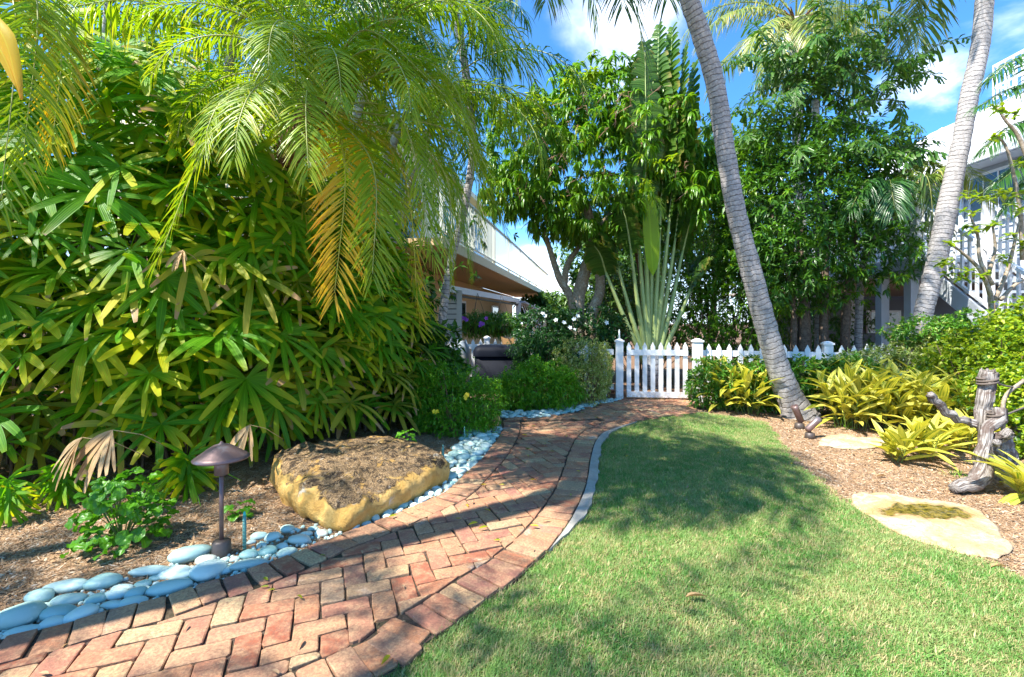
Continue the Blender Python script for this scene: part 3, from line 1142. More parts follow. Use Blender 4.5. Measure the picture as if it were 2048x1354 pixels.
mb = MB()
n = 46
r_ = np.sqrt(R.uniform(0, 1, n)) * 0.05
th = R.uniform(0, 2 * pi, n)
az = R.uniform(0, 2 * pi, n)
el = np.radians(R.uniform(10, 60, n))
D = np.c_[np.cos(az) * np.cos(el), np.sin(az) * np.cos(el), np.sin(el)]
blades(mb, np.c_[r_ * np.cos(th), r_ * np.sin(th), np.zeros(n)], D, np.cross(D, np.c_[np.cos(az + 1.6), np.sin(az + 1.6), np.full(n, .3)]), R.uniform(0.03, 0.065, n), R.uniform(0.004, 0.0065, n), k=3, droop=R.uniform(0.3, 1.0, n), kind='blade', fold=0.2)
grass_src.append(src('grass_tuft', mb, M_grass))


def jgrid(poly, step, jit=0.5):
    P = np.array([(p[0], p[1]) for p in poly])
    x = np.arange(P[:, 0].min(), P[:, 0].max(), step)
    y = np.arange(P[:, 1].min(), P[:, 1].max(), step)
    G = np.stack(np.meshgrid(x, y), -1).reshape(-1, 2)
    G = G + R.uniform(-jit, jit, G.shape) * step
    return G[inside(G, poly)]


G1 = jgrid(lawn_poly, 0.055)
G1 = G1[(G1[:, 1] > 1.2) & (np.abs(G1[:, 0]) < G1[:, 1] * 1.2 + 0.3)]
G1 = G1[~inside(G1, strip_poly)]
ragged = R.uniform(0, 1, len(G1)) > 0.0
G1 = G1[ragged]
scatter('lawn_grass', np.c_[G1, np.full(len(G1), 0.008)], R.uniform(0, 6.28, len(G1)), R.uniform(0.75, 1.25, len(G1)), grass_src,
        'short green lawn beside the curving brick path', 'grass')

chip_src = []
for i in range(5):
    mb = MB()
    n = 190
    r_ = np.sqrt(R.uniform(0, 1, n)) * 0.11
    th = R.uniform(0, 2 * pi, n)
    C = np.c_[r_ * np.cos(th), r_ * np.sin(th), R.uniform(0.0, 0.014, n)]
    az = R.uniform(0, 2 * pi, n)
    el = R.normal(0, 0.22, n)
    D = np.c_[np.cos(az) * np.cos(el), np.sin(az) * np.cos(el), np.sin(el)]
    S = np.c_[-np.sin(az), np.cos(az), R.normal(0, .3, n)]
    S = nrm(S)
    Nn_ = np.cross(D, S)
    L = np.where(R.uniform(0, 1, n) < 0.25, R.uniform(0.03, 0.07, n), R.uniform(0.010, 0.03, n))
    Wd = np.where(R.uniform(0, 1, n) < 0.15, R.uniform(0.003, 0.007, n), R.uniform(0.0010, 0.0024, n))
    a = C - D * L[:, None] / 2
    b = C + D * L[:, None] / 2
    m_ = C + Nn_ * 0.0
    V = np.stack([a, m_ + S * Wd[:, None], b, m_ - S * Wd[:, None], m_ + Nn_ * Wd[:, None] * 0.8], 1)
    T = np.array([(0, 1, 4), (1, 2, 4), (2, 3, 4), (3, 0, 4)])
    TT = (T[None] + (np.arange(n) * 5)[:, None, None]).reshape(-1, 3)
    mb.add(V, None, TT)
    chip_src.append(src('mulch_clump', mb, M_chip))

bedR = [(p[0], p[1]) for p in [g(*q) for q in lawn_px]] + [(3.9, 2.0), (6.0, 2.6), (8.5, 6.6), (6, 7.4), (2.95, 7.2)]
bedL = [tuple(p) for p in L1] + [(-0.1, 6.5), (-0.5, 7.5), (-5, 7.0), (-6.5, 3.0), (-4.6, 0.5)]
Gm = np.concatenate([jgrid(bedR, 0.075), jgrid(bedL, 0.075)])
Gm = Gm[(Gm[:, 1] > 1.3) & (np.abs(Gm[:, 0]) < Gm[:, 1] * 1.2 + 0.3)]
Gm = Gm[~inside(Gm, [tuple(p) for p in lawn_poly])]
scatter('mulch', np.c_[Gm, np.full(len(Gm), -0.008)], R.uniform(0, 6.28, len(Gm)), R.uniform(0.8, 1.3, len(Gm)), chip_src,
        'shredded brown bark mulch covering the planting beds', 'mulch')


lit_src = []
for v in range(3):
    mb = MB()
    blades(mb, np.array([[-.02, 0, .012]]), np.array([[1, .1, .05 * v]]), np.array([[0, .3 * (v - 1), 1.0]]), .035 + .012 * v, .010 + .004 * v, k=4, droop=.1, fold=.7)
    lit_src.append(src('dry_leaf', mb, (M_fan_dry, M_chip, M_date_yel)[v]))
Gl = np.concatenate([jgrid(path_poly, .16), jgrid(lawn_poly, .34)])
Gl = Gl[(Gl[:, 1] > 1.3) & (np.abs(Gl[:, 0]) < Gl[:, 1] * 1.2 + 0.3)]
Gl = Gl[R.uniform(0, 1, len(Gl)) < .55]
scatter('leaf_litter', np.c_[Gl, np.full(len(Gl), 0.034)], R.uniform(0, 6.28, len(Gl)), R.uniform(0.35, 1.1, len(Gl)), lit_src,
        'tiny dry leaves and bark bits strewn over bricks and lawn', 'leaf litter')
# ------------------------------------------------------------------ pebbles
def pebble_mesh(seed, nx=14, ny=8):
    rr = np.random.default_rng(seed)
    ph = rr.uniform(0, 6.28, 4)
    th = np.arange(nx) / nx * 2 * pi
    la = np.linspace(-pi / 2, pi / 2, ny)[1:-1]
    V = []
    for l in la:
        for a in th:
            r = 1 + 0.09 * math.cos(2 * a + ph[0]) + 0.06 * math.cos(3 * a + ph[1]) + 0.03 * math.cos(4 * a + ph[3])
            c = abs(math.cos(l)) ** 0.8
            V.append((0.5 * c * r * math.cos(a), 0.5 * c * r * math.sin(a), 0.5 * math.sin(l) * (1 + .08 * math.cos(a + ph[2]))))
    V += [(0, 0, -0.5), (0, 0, 0.5)]
    m = len(la)
    Q = [(i * nx + j, i * nx + (j + 1) % nx, (i + 1) * nx + (j + 1) % nx, (i + 1) * nx + j) for i in range(m - 1) for j in range(nx)]
    T = [(m * nx, (j + 1) % nx, j) for j in range(nx)] + [(m * nx + 1, (m - 1) * nx + j, (m - 1) * nx + (j + 1) % nx) for j in range(nx)]
    mb = MB()
    mb.add(V, Q, T)
    return mb.mesh('pebble', M_stone)


peb = [pebble_mesh(i) for i in range(8)]
near_st = [(100, 1045, 240, 150, 0), (125, 1115, 210, 55, -10), (215, 935, 150, 90, 0), (240, 990, 90, 60, 0), (355, 880, 225, 80, 0), (365, 955, 155, 80, -15),
           (318, 1023, 180, 85, -10), (285, 1073, 135, 70, 0), (435, 1030, 160, 90, -25), (515, 945, 110, 75, 0), (555, 855, 165, 120, -25), (605, 975, 120, 50, 0),
           (625, 920, 110, 65, -10), (655, 885, 110, 50, 0), (730, 912, 110, 70, 0), (715, 960, 140, 60, -15), (770, 862, 90, 45, 0), (905, 885, 240, 85, -8),
           (815, 795, 210, 65, -12), (950, 810, 180, 85, 0), (840, 825, 70, 75, 0), (1020, 708, 200, 100, -20), (1110, 735, 115, 65, 0), (1120, 800, 195, 115, -30),
           (1205, 730, 65, 70, 0), (1262, 720, 60, 90, 80), (1340, 705, 100, 60, -25), (1340, 760, 190, 70, -22), (1215, 790, 90, 50, -30), (1390, 605, 85, 50, 0),
           (1440, 685, 105, 65, -15), (1465, 605, 90, 90, 0), (1545, 560, 90, 100, 60), (1540, 695, 110, 60, -22), (1520, 655, 65, 65, 0), (1610, 625, 115, 85, 0),
           (1650, 590, 60, 45, 0), (1680, 562, 55, 40, 0), (1730, 588, 80, 50, 0), (1350, 630, 50, 60, 0), (1405, 645, 50, 35, 0)]
near_lab = {0: 'largest round pale blue stone at the lower left corner of the pebble strip', 1: 'long thin pale stone lying in front of the largest round stone',
            4: 'long pale stone lying flat at the mulch edge above the lower left stones', 10: 'plump pale oval stone tilted at the mulch edge between two flat stones',
            17: 'long pale blue stone touching the brick edge midway to the path light', 18: 'narrow blue stone on the mulch edge left of the path light',
            19: 'broad pale oval stone just left of the path light stones', 21: 'large long pale stone right beside the foot of the path light',
            23: 'broad tilted grey blue stone in front of the path light foot', 27: 'long light blue stone between the green stake and the bricks',
            31: 'rounded triangular pale stone behind the green stake', 32: 'upright pale stone at the back of the heap near the boulder',
            35: 'palest round stone at the boulder end of the near pebble strip', 38: 'small oval stone closest to the boulder on the near strip'}

near_lab.update({2: 'blue grey stone touching the mulch just right of the largest round stone', 3: 'small teal stone wedged right of the largest round stone',
    5: 'pale tapered stone just below the first long flat stone', 6: 'flat pale blue stone in the middle row near the lower left corner',
    7: 'small blue oval on the brick edge right of the long thin stone', 8: 'tilted pale stone on the brick edge below the plump oval stone',
    9: 'round grey blue stone just below the plump pale oval', 11: 'small flat blue stone on the brick edge, left of the darkest teal one',
    12: 'small blue stone above the two flat teal stones', 13: 'half buried bluish stone on the mulch side right of the plump oval',
    14: 'small whitish oval stone left of the long stone midway to the lamp', 15: 'dark teal flat stone on the brick edge left of the long pale stone',
    16: 'small sandy pale stone under the narrow blue stone at the mulch', 20: 'small pale stone tucked against the left end of the broad oval stone',
    22: 'small cream oval between the lamp side long stone and the tilted grey one', 24: 'small round stone touching the path light foot',
    25: 'narrow stone set on end between path light and green stake', 26: 'grey blue stone leaning just right of the green stake',
    28: 'thin blue sliver of stone on the brick edge below the path light', 29: 'blue oval at the back row right of the green stake',
    30: 'pale stone in the middle of the group right of the stake', 33: 'tapered blue stone on the brick edge below the palest round stone',
    34: 'small round dark blue stone touching the palest round stone', 36: 'small dark blue stone above the last small oval',
    37: 'tiny pale blue stone at the back nearest the boulder', 39: 'small cream stone right behind the green stake',
    40: 'tiny dark blue stone between two pale ones right of the stake'})


def stone(p, a, b, c, rz, label, group, i):
    o = link('pebble', peb[i % 8], None, p, (float(R.normal(0, .08)), float(R.normal(0, .08)), rz), (a, b, c))
    return prop(o, label, 'stone', group)


taken = []
for i, (zx, zy, zw, zh, an) in enumerate(near_st):
    px, py = zx / 2.687, 850 + zy / 2.687
    p = g(px, py + zh / 2.687 * 0.12, 0.0)
    mpp = p.y / F
    a = zw / 2.687 * mpp
    b = min(a * 0.8, zh / 2.687 * mpp * 1.35)
    c = b * 0.55
    rz = math.radians(-an) * 1.5
    p.z = c * 0.36
    stone(p, a, b, c, rz, near_lab.get(i, 'pale blue oval river stone among the loose near pebbles'), 'river stones along the near path edge', i)
    taken.append((p.x, p.y, (a + b) / 4))
# filler gravel
def strip_stones(curve, w0, w1, n, smin, smax, label, group, off=0.0, limit=400):
    C_ = resample(curve, 0.02)
    T_ = nrm(np.gradient(C_, axis=0))
    N_ = np.stack([-T_[:, 1], T_[:, 0]], 1)
    got = 0
    for tries in range(n * 60):
        i = int(R.integers(len(C_)))
        f = i / len(C_)
        wd = w0 + (w1 - w0) * f
        p = C_[i] + N_[i] * (off + R.uniform(0.02, wd))
        s = R.uniform(smin, smax) * (1.25 - 0.5 * got / n)
        if any((p[0] - q[0]) ** 2 + (p[1] - q[1]) ** 2 < (0.80 * (s / 2 + q[2])) ** 2 for q in taken[-260:]):
            continue
        taken.append((p[0], p[1], s / 2 * 0.85))
        asp = R.uniform(0.6, 0.9)
        c = s * R.uniform(0.35, 0.5)
        stone((p[0], p[1], c * 0.38), s, s * asp, c, R.uniform(0, pi), label, group, int(R.integers(8)))
        got += 1
        if got >= n:
            break
    return got


gsrc = []
for v in range(3):
    gsrc.append(bpy.data.objects.new('gravel_bit', peb[v]))
gp = np.concatenate([offset(L1, q) for q in (0.03, 0.08, 0.13, 0.19, 0.25)])
gp = np.repeat(gp, 5, 0) + R.normal(0, .04, (len(gp) * 5, 2))
gp = gp[(gp[:, 1] > 1.3) & (gp[:, 1] < 5.5) & ~inside(gp, path_poly)]
scatter('gravel', np.c_[gp, np.full(len(gp), 0.006)], R.uniform(0, 6.28, len(gp)), R.uniform(0.010, 0.028, len(gp)), gsrc, 'fine pale gravel between the pebbles along the brick edge', 'gravel')
bC = [g(*p) for p in [(700, 1068), (763, 1045), (849, 1008), (893, 986), (938, 945), (968, 915), (994, 881), (1003, 862)]]
strip_stones(bC[:4], 0.05, 0.10, 16, 0.06, 0.10, 'small blue stone tucked between boulder and brick edge', 'stones in front of the boulder')
strip_stones(bC[3:], 0.30, 0.34, 100, 0.075, 0.13, 'pale blue stone in the pebble strip between the boulder and bush', 'stones between boulder and bush')
cC = [g(*p) for p in [(985, 836), (1040, 838), (1080, 838), (1110, 834), (1150, 826), (1200, 811), (1240, 803)]]
strip_stones(cC, 0.42, 0.30, 120, 0.075, 0.13, 'pale stone in the far pebble bed near the gate', 'stones in the bed left of the gate')

# ------------------------------------------------------------------ rocks
def rock(name, base_px, z_front, z_back, label, mat, back_scale=1.0):
    pass


def ring_rock(name, outline, heights, label, cat, mat, rings=9, bulge=0.05, rough=0.012, sub=6, seed=1):
    """outline: ground points ccw; heights: top height per outline point; domed irregular slab"""
    rr = np.random.default_rng(seed)
    O = smooth_path(list(outline) + [outline[0]], len(outline) * sub + 1)[:-1][:, :2]
    H = np.interp(np.linspace(0, len(heights), len(O), endpoint=False), np.arange(len(heights) + 1), list(heights) + [heights[0]])
    c = O.mean(0)
    hc = H.max() * (1.08 if cat == 'boulder' else 1.1)
    V, Uv = [], []
    n = len(O)
    out = nrm(O - c)
    prof_ = [(-0.02, -0.05, 0.0, 0.0), (0.0, 0.12, 0.3, 0.06), (0.02, 0.36, 0.7, 0.16), (0.03, 0.62, 0.6, 0.30), (0.01, 0.84, 0.2, 0.44), (-0.02, 0.96, -.3, 0.56), (-0.09, 1.05, -.5, 0.66)]
    nz = rr.normal(0, 1, (40, n))
    for a_, hf, bl, vv in prof_:
        r = O + out * (bulge * bl + a_ * 0.5)
        V.append(np.c_[r, H * hf])
        Uv.append(np.c_[np.linspace(0, 1, n), np.full(n, vv)])
    for k in range(1, rings):
        f = k / rings
        r = c + (O - out * min(0.09, .5 * np.linalg.norm(O - c, axis=1).min()) - c) * (1 - f) ** 0.9
        V.append(np.c_[r, H * 1.05 * (1 - f) + hc * f + 0.01 * math.sin(f * 3)])
        Uv.append(np.c_[np.linspace(0, 1, n), np.full(n, 0.72 + 0.25 * f)])
    V = np.array(V)
    m = len(V)
    for k in range(1, m):
        V[k] += 0.0
    pts = V.reshape(-1, 3)
    from mathutils import noise as mn
    disp = np.array([[mn.noise(Vector(p) * 9 + Vector((seed, 0, 0))) * 1.0 + mn.noise(Vector(p) * 24) * 0.5, mn.noise(Vector(p) * 9 + Vector((7, seed, 0))), mn.noise(Vector(p) * 14 + Vector((0, 3, seed))) + mn.noise(Vector(p) * 38) * .5] for p in pts])
    low = np.array([[mn.noise(Vector(p) * 3.2 + Vector((seed, 5, 0))), mn.noise(Vector(p) * 3.2 + Vector((2, seed, 9))), abs(mn.noise(Vector(p) * 5 + Vector((1, 3, seed)))) * -1.4 + abs(mn.noise(Vector(p) * 16)) * -.7] for p in pts])
    pts = pts + disp * rough * np.array([1, 1, 1.0]) + low * rough * (.9 if cat == 'boulder' else .4)
    Q = [(i * n + j, i * n + (j + 1) % n, (i + 1) * n + (j + 1) % n, (i + 1) * n + j) for i in range(m - 1) for j in range(n)]
    pts = np.concatenate([pts, [[c[0], c[1], hc]]])
    T = [((m - 1) * n + j, (m - 1) * n + (j + 1) % n, m * n) for j in range(n)]
    mb = MB()
    mb.add(pts, Q, T, np.concatenate([np.concatenate(Uv), [[0.5, 1]]]))
    o = link(name, mb.mesh(name, mat))
    return prop(o, label, cat)


bo = [g(552, 980), g(575, 1012), g(630, 1046), g(672, 1064), g(705, 1062), g(745, 1040), g(800, 1016), g(862, 984)]
bo += [Vector((-0.50, 3.55, 0)), Vector((-0.72, 3.85, 0)), Vector((-1.1, 3.98, 0)), Vector((-1.5, 3.9, 0)), Vector((-1.78, 3.6, 0))]
ring_rock('boulder', bo, [.24, .21, .18, .16, .16, .17, .18, .18, .20, .22, .24, .24, .24], 'large flat ochre limestone boulder with dark crusted top beside the path', 'boulder', M_rock, bulge=0.03, seed=3, rough=0.026)
bb = [g(948, 862), g(970, 864), g(992, 856), g(996, 846), g(985, 836), g(955, 838)]
ring_rock('small_rock', bb, [.10, .12, .13, .13, .14, .14], 'small yellow rock under the yellow flowered bush by the path', 'rock', M_rock, bulge=0.02, seed=5, rings=4)
fl = [g(1722, 1024), g(1816, 1078), g(1950, 1113), g(2010, 1107), g(1990, 1065), g(1945, 1024), g(1850, 1003), g(1760, 993), g(1712, 998)]
ring_rock('flagstone', fl, [.026, .034, .022, .036, .028, .034, .024, .03, .034], 'large flat golden flagstone holding a small puddle at the lawn edge', 'flagstone', M_flagwet, bulge=0.012, seed=8, rough=0.016, sub=9)
f2 = [g(1640, 892), g(1690, 900), g(1740, 898), g(1790, 890), g(1770, 882), g(1720, 878), g(1680, 872), g(1650, 878)]
ring_rock('flagstone', f2, [.026] * 8, 'smaller pale flagstone lying in mulch near the palm spotlights', 'flagstone', M_flag, bulge=0.01, seed=9, rough=0.013, sub=8)


# ------------------------------------------------------------------ fences and gate
def picket_mesh(h, wd=0.066, t=0.018, mat=M_white, pt=0.07):
    a = wd / 2
    o = [(-a, 0), (a, 0), (a, h - pt), (a * 0.9, h - pt * .9), (0, h), (-a * 0.9, h - pt * .9), (-a, h - pt)]
    V = [(x, -t / 2, z) for x, z in o] + [(x, t / 2, z) for x, z in o]
    n = len(o)
    Fc = [tuple(range(n)), tuple(range(2 * n - 1, n - 1, -1))] + [(i, i + n, (i + 1) % n + n, (i + 1) % n) for i in range(n)]
    return pyd('picket', V, Fc, mat)


def post_mesh(h, s=0.11):
    mb = MB()
    box(mb, (-s / 2, -s / 2, 0), (s / 2, s / 2, h - 0.04))
    box(mb, (-s / 2 - .014, -s / 2 - .014, h - 0.04), (s / 2 + .014, s / 2 + .014, h - 0.015))
    c = s / 2 + .004
    V = [(-c, -c, h - .015), (c, -c, h - .015), (c, c, h - .015), (-c, c, h - .015), (-.02, -.02, h + .01), (.02, -.02, h + .01), (.02, .02, h + .01), (-.02, .02, h + .01)]
    mb.add(V, [(0, 1, 5, 4), (1, 2, 6, 5), (2, 3, 7, 6), (3, 0, 4, 7), (4, 5, 6, 7)])
    return mb.mesh('post', M_white, smooth=False)


PK = picket_mesh(0.83)


def fence(a, b, label, posts=(), pitch=0.1425, z0=0.055, first=0.08):
    a, b = Vector(a), Vector(b)
    L = (b - a).length
    rz = math.atan2(b.y - a.y, b.x - a.x)
    e = empty('picket_fence', a, label, 'fence', 'white picket fence runs', rz)
    n = int((L - first) / pitch)
    for i in range(n + 1):
        x = first + i * pitch
        if any(abs(x - q) < 0.085 for q in posts) or x > L:
            continue
        link('picket', PK, e, (x, 0, z0), (0, float(R.normal(0, .006)), 0), world=False)
    for z in (0.16, 0.70):
        mb = MB()
        box(mb, (0, 0.0105, z), (L, 0.045, z + 0.085))
        link('rail', mb.mesh('rail', M_white, smooth=False), e, (0, 0, 0), world=False)
    for q in posts:
        link('post', post_mesh(0.93), e, (q, 0.03, 0), world=False)
    return e


# gate
gl = Vector((1.76, 7.22, 0))
gr = Vector((2.66, 7.12, 0))
rz = math.atan2(gr.y - gl.y, gr.x - gl.x)
gate = empty('garden_gate', gl, 'white wooden picket gate closing the end of the brick path', 'gate', None, rz)
gw = (gr - gl).length
for i in range(8):
    link('picket', picket_mesh(0.845) if i == 0 else bpy.data.meshes['picket.001'], gate, (0.035 + i * (gw - 0.07) / 7, 0, 0.055), world=False)
for z in (0.06, 0.70):
    mb = MB()
    box(mb, (0.0, -0.030, z), (gw, -0.0105, z + 0.085))
    link('rail', mb.mesh('rail', M_white, smooth=False), gate, (0, 0, 0), world=False)
mb = MB()
box(mb, (gw + .003, -.05, .60), (gw + .05, -.032, .66))
box(mb, (gw + .003, -.05, .2), (gw + .05, -.032, .26))
link('hinge', mb.mesh('hinge', M_dkmetal, smooth=False), gate, (0, 0, 0), world=False)
pl = link('gate_post', post_mesh(0.94), None, (1.66, 7.27, 0), (0, 0, rz))
prop(pl, 'white square gate post left of the gate with a slim finial', 'post')
mb = MB()
tube(mb, [(0, 0, .95), (0, 0, 1.0), (0, 0, 1.06), (0, 0, 1.1)], [.018, .012, .014, .002], 8)
link('finial', mb.mesh('finial', M_white), pl, (0, 0, 0), world=False)
pr = link('gate_post', post_mesh(0.95, 0.125), None, (2.77, 7.02, 0), (0, 0, rz))
prop(pr, 'white square gate post right of the gate where hinges hang', 'post')
fence((0.95, 7.42, 0), (1.58, 7.30, 0), 'short white picket run between the shrubs and the gate')
fence((2.86, 7.03, 0), (5.05, 6.35, 0), 'long white picket fence behind the green hedge right of the gate', posts=(1.62,))
fence((5.15, 6.9, 0), (6.9, 7.3, 0), 'far white picket fence under the grey house post')
fence((-1.25, 9.0, 0), (0.42, 9.1, 0), 'white picket fence behind the black spa box and grey urn', posts=(0.77,))

# ------------------------------------------------------------------ left house with balcony
def bw(Y, Z, off=0.0):
    """point on the balcony's outer line, off metres inward (to the left)"""
    return Vector((0.033 + 0.19 * (Y - 15.5) - off, Y, Z))


house = empty('balcony_house', bw(15, 0, 1.0), 'tan stucco house with a long railed balcony behind the palms', 'house')


def quadbox(name, a, b, th, z0, z1, mat, parent):
    """vertical slab between plan points a and b, thickness th to the left of a->b"""
    a, b = Vector((a[0], a[1], 0)), Vector((b[0], b[1], 0))
    n = Vector((-(b - a).y, (b - a).x, 0)).normalized() * th
    V = [a, b, b + n, a + n]
    V = [(v.x, v.y, z0) for v in V] + [(v.x, v.y, z1) for v in V]
    return link(name, pyd(name, V, [(3, 2, 1, 0), (4, 5, 6, 7), (0, 1, 5, 4), (1, 2, 6, 5), (2, 3, 7, 6), (3, 0, 4, 7)], mat), parent)


Y0, Y1 = 8.6, 25.5
quadbox('wall', bw(Y0, 0, 1.9), bw(Y1, 0, 1.9), 5.0, 0.0, 2.60, M_tan, house)
quadbox('wall', bw(Y0, 0, 1.92), bw(21.5, 0, 1.92), 5.0, 2.79, 5.6, M_cream, house)
quadbox('balcony_floor', bw(Y0, 0, 0.04), bw(Y1 + .6, 0, 0.04), 1.86, 2.62, 2.76, M_tan, house)
quadbox('fascia', bw(Y0, 0, 0.0), bw(Y1 + .6, 0, 0.0), 0.035, 2.60, 2.80, M_cream, house)
quadbox('roof', bw(Y0, 0, 1.6), bw(19.5, 0, 1.6), 6.0, 5.6, 5.78, M_cream, house)
mb = MB()
beam(mb, bw(Y0, 3.86, .05), bw(Y1 + .55, 3.86, .05), .05, .04)
beam(mb, bw(Y0, 2.90, .05), bw(Y1 + .55, 2.90, .05), .03, .03)
beam(mb, bw(Y1 + .55, 3.86, .05), bw(Y1 + .55, 3.86, 1.85), .05, .04)
beam(mb, bw(Y1 + .55, 2.90, .05), bw(Y1 + .55, 2.90, 1.85), .03, .03)
rail = link('railing', mb.mesh('railing', M_balrail, smooth=False), house)
mb = MB()
box(mb, (-.010, -.010, 2.915), (.010, .010, 3.84))
bal = mb.mesh('baluster', M_balrail, smooth=False)
mb = MB()
box(mb, (-.03, -.03, 2.80), (.03, .03, 3.84))
npost = mb.mesh('railing_post', M_balrail, smooth=False)
Yb = Y0 + .1
k = 0
while Yb < Y1 + .55:
    p = bw(Yb, 0, .05)
    o = link('railing_post' if k % 14 == 0 else 'baluster', npost if k % 14 == 0 else bal, house, (p.x, p.y, 0))
    Yb += 0.15
    k += 1
for k in range(14):
    p = bw(Y1 + .55, 0, .15 + k * .125)
    link('baluster', bal, house, (p.x, p.y, 0))
# upper wall windows and doors, facing the balcony
for Yc in (11.0, 14.2, 17.6):
    a, b = bw(Yc, 0, 1.86), bw(Yc + 1.5, 0, 1.86)
    fr = quadbox('window_frame', a, b, 0.05, 3.0, 4.9, M_white_house, house)
    a2, b2 = bw(Yc + .1, 0, 1.845), bw(Yc + 1.4, 0, 1.845)
    gls = quadbox('pane', a2, b2, 0.012, 3.1, 4.8, M_glass, fr)
    gls.location = (0, 0, 0)
# ground floor: bright openings seen as two small white-framed windows
for Yc, Yd in ((15.0, 16.6), (20.5, 21.8)):
    fr = quadbox('window_frame', bw(Yc, 0, 1.86), bw(Yd, 0, 1.86), 0.05, 1.25, 1.95, M_white_house, house)
    gp = quadbox('pane', bw(Yc + .12, 0, 1.845), bw(Yd - .12, 0, 1.845), 0.012, 1.33, 1.87, M_glass, fr)
    gp.location = (0, 0, 0)

# porch beam, post and lattice
porch = empty('lattice_porch', (0.1, 14, 0), 'white trimmed porch with lattice side below the tan balcony', 'porch')
mb = MB()
beam(mb, (-1.35, 9.6, 1.90), (0.215, 16.4, 1.96), .10, .14)
link('beam', mb.mesh('beam', M_white_house, smooth=False), porch)
mb = MB()
beam(mb, (-1.35, 9.62, 1.78), (0.215, 16.42, 1.82), .05, .05)
link('under_beam', mb.mesh('under_beam', M_dkmetal, smooth=False), porch)
mb = MB()
box(mb, (0.13, 16.33, 0), (0.31, 16.5, 1.88))
link('post', mb.mesh('post', M_white_house, smooth=False), porch)
mb = MB()
beam(mb, (0.315, 16.4, 1.92), (1.35, 18.0, 1.45), .30, .06)
link('side_roof', mb.mesh('side_roof', M_greytrim, smooth=False), porch)
mb = MB()
for i in range(12):
    x = 0.33 + i * 0.09
    zt = 1.86 - i * 0.04
    for sgn in (1, -1):
        a = Vector((x, 16.5 + i * .14 + (0.01 if sgn > 0 else 0), 0.5 if sgn > 0 else zt))
        b = Vector((min(x + .5, 1.35), 16.5 + i * .14 + .4 + (0.01 if sgn > 0 else 0), zt if sgn > 0 else 0.5))
        beam(mb, a, b, .012, .03)
lt = link('lattice', mb.mesh('lattice', M_white_house, smooth=False), porch)
lt['kind'] = 'stuff'
# louvred shutter at the left
lou = empty('louvred_panel', at(905, 640, 9.3), 'grey louvred shutter panel standing behind the leftmost fence pickets', 'shutter')
mb = MB()
for i in range(9):
    z = 0.75 + i * 0.105
    box(mb, (-1.42, 9.50, z), (-1.12, 9.53, z + 0.085))
    link('slat', mb.mesh('slat', M_louver, smooth=False), lou)
    mb = MB()
box(mb, (-1.12, 9.48, 0.0), (-1.02, 9.60, 1.85))
link('frame', mb.mesh('frame', M_louver, smooth=False), lou)
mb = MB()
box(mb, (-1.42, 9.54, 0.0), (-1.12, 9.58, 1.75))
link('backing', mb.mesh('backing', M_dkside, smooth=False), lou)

# black spa cover box and grey urn
spa = empty('spa_box', (-0.2, 8.3, 0), 'black plastic spa box with rounded lid in front of the picket fence', 'spa')


def rbox(mb, cx, cy, z0, z1, hx, hy, r, bev=0.0, n=6):
    pts = []
    for qx, qy, a0 in ((1, 1, 0), (-1, 1, pi / 2), (-1, -1, pi), (1, -1, 3 * pi / 2)):
        for i in range(n + 1):
            a = a0 + i / n * pi / 2
            pts.append(((hx - r) * qx + r * math.cos(a), (hy - r) * qy + r * math.sin(a)))
    P = np.array(pts)
    m = len(P)
    rings = [(1.0, z0), (1.0, z1 - bev)] + ([(1 - bev * .35 / hx, z1 - bev * .3), (1 - bev / hx, z1)] if bev else [])
    V = np.concatenate([np.c_[P * s + (cx, cy), np.full(m, z)] for s, z in rings] + [[[cx, cy, z1]]])
    Q = [(k * m + j, k * m + (j + 1) % m, (k + 1) * m + (j + 1) % m, (k + 1) * m + j) for k in range(len(rings) - 1) for j in range(m)]
    T = [((len(rings) - 1) * m + j, (len(rings) - 1) * m + (j + 1) % m, len(rings) * m) for j in range(m)]
    mb.add(V, Q, T)


mb = MB()
rbox(mb, -0.22, 8.3, 0.0, 0.62, 0.42, 0.36, 0.10)
link('tub', mb.mesh('tub', M_navy), spa)
mb = MB()
rbox(mb, -0.22, 8.3, 0.625, 0.80, 0.445, 0.385, 0.12, bev=0.09)
link('lid', mb.mesh('lid', M_navy), spa)
mb = MB()
uo = Vector((-0.93, 8.75, 0))
tube(mb, [uo + Vector((0, 0, z)) for z in (0, .05, .3, .55, .7, .78, .83, .86)], [.09, .12, .16, .165, .15, .11, .07, .075], 20)
prop(link('urn', mb.mesh('urn', M_urn)), 'tall grey glazed urn between fence and the black spa box', 'urn')

# ------------------------------------------------------------------ right house
hs = empty('grey_house', (10, 8, 0), 'grey house with white metal roof and raised upper floor', 'house')


def hbox(name, lo, hi, mat, par=None):
    mb = MB()
    box(mb, lo, hi)
    o = link(name, mb.mesh(name, mat, smooth=False), par or hs)
    if par is not None and par is not hs:
        o.location = (0, 0, 0)
    return o


hbox('wall', (10.0, 3.0, 2.32), (16.0, 14.0, 4.55), M_greyside)
hbox('floor_slab', (9.6, 3.0, 2.12), (16.0, 14.2, 2.315), M_greytrim)
hbox('porch_ceiling', (7.0, 8.2, 2.06), (15.9, 15.6, 2.115), M_ceil)
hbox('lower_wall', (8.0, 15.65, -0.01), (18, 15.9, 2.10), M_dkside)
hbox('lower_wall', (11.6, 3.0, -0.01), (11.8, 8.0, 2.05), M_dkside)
for Xc, Yc in ((9.75, 3.2), (9.75, 6.5), (9.75, 13.5)):
    hbox('column', (Xc - .1, Yc - .1, 0), (Xc + .1, Yc + .1, 2.05), M_greytrim)
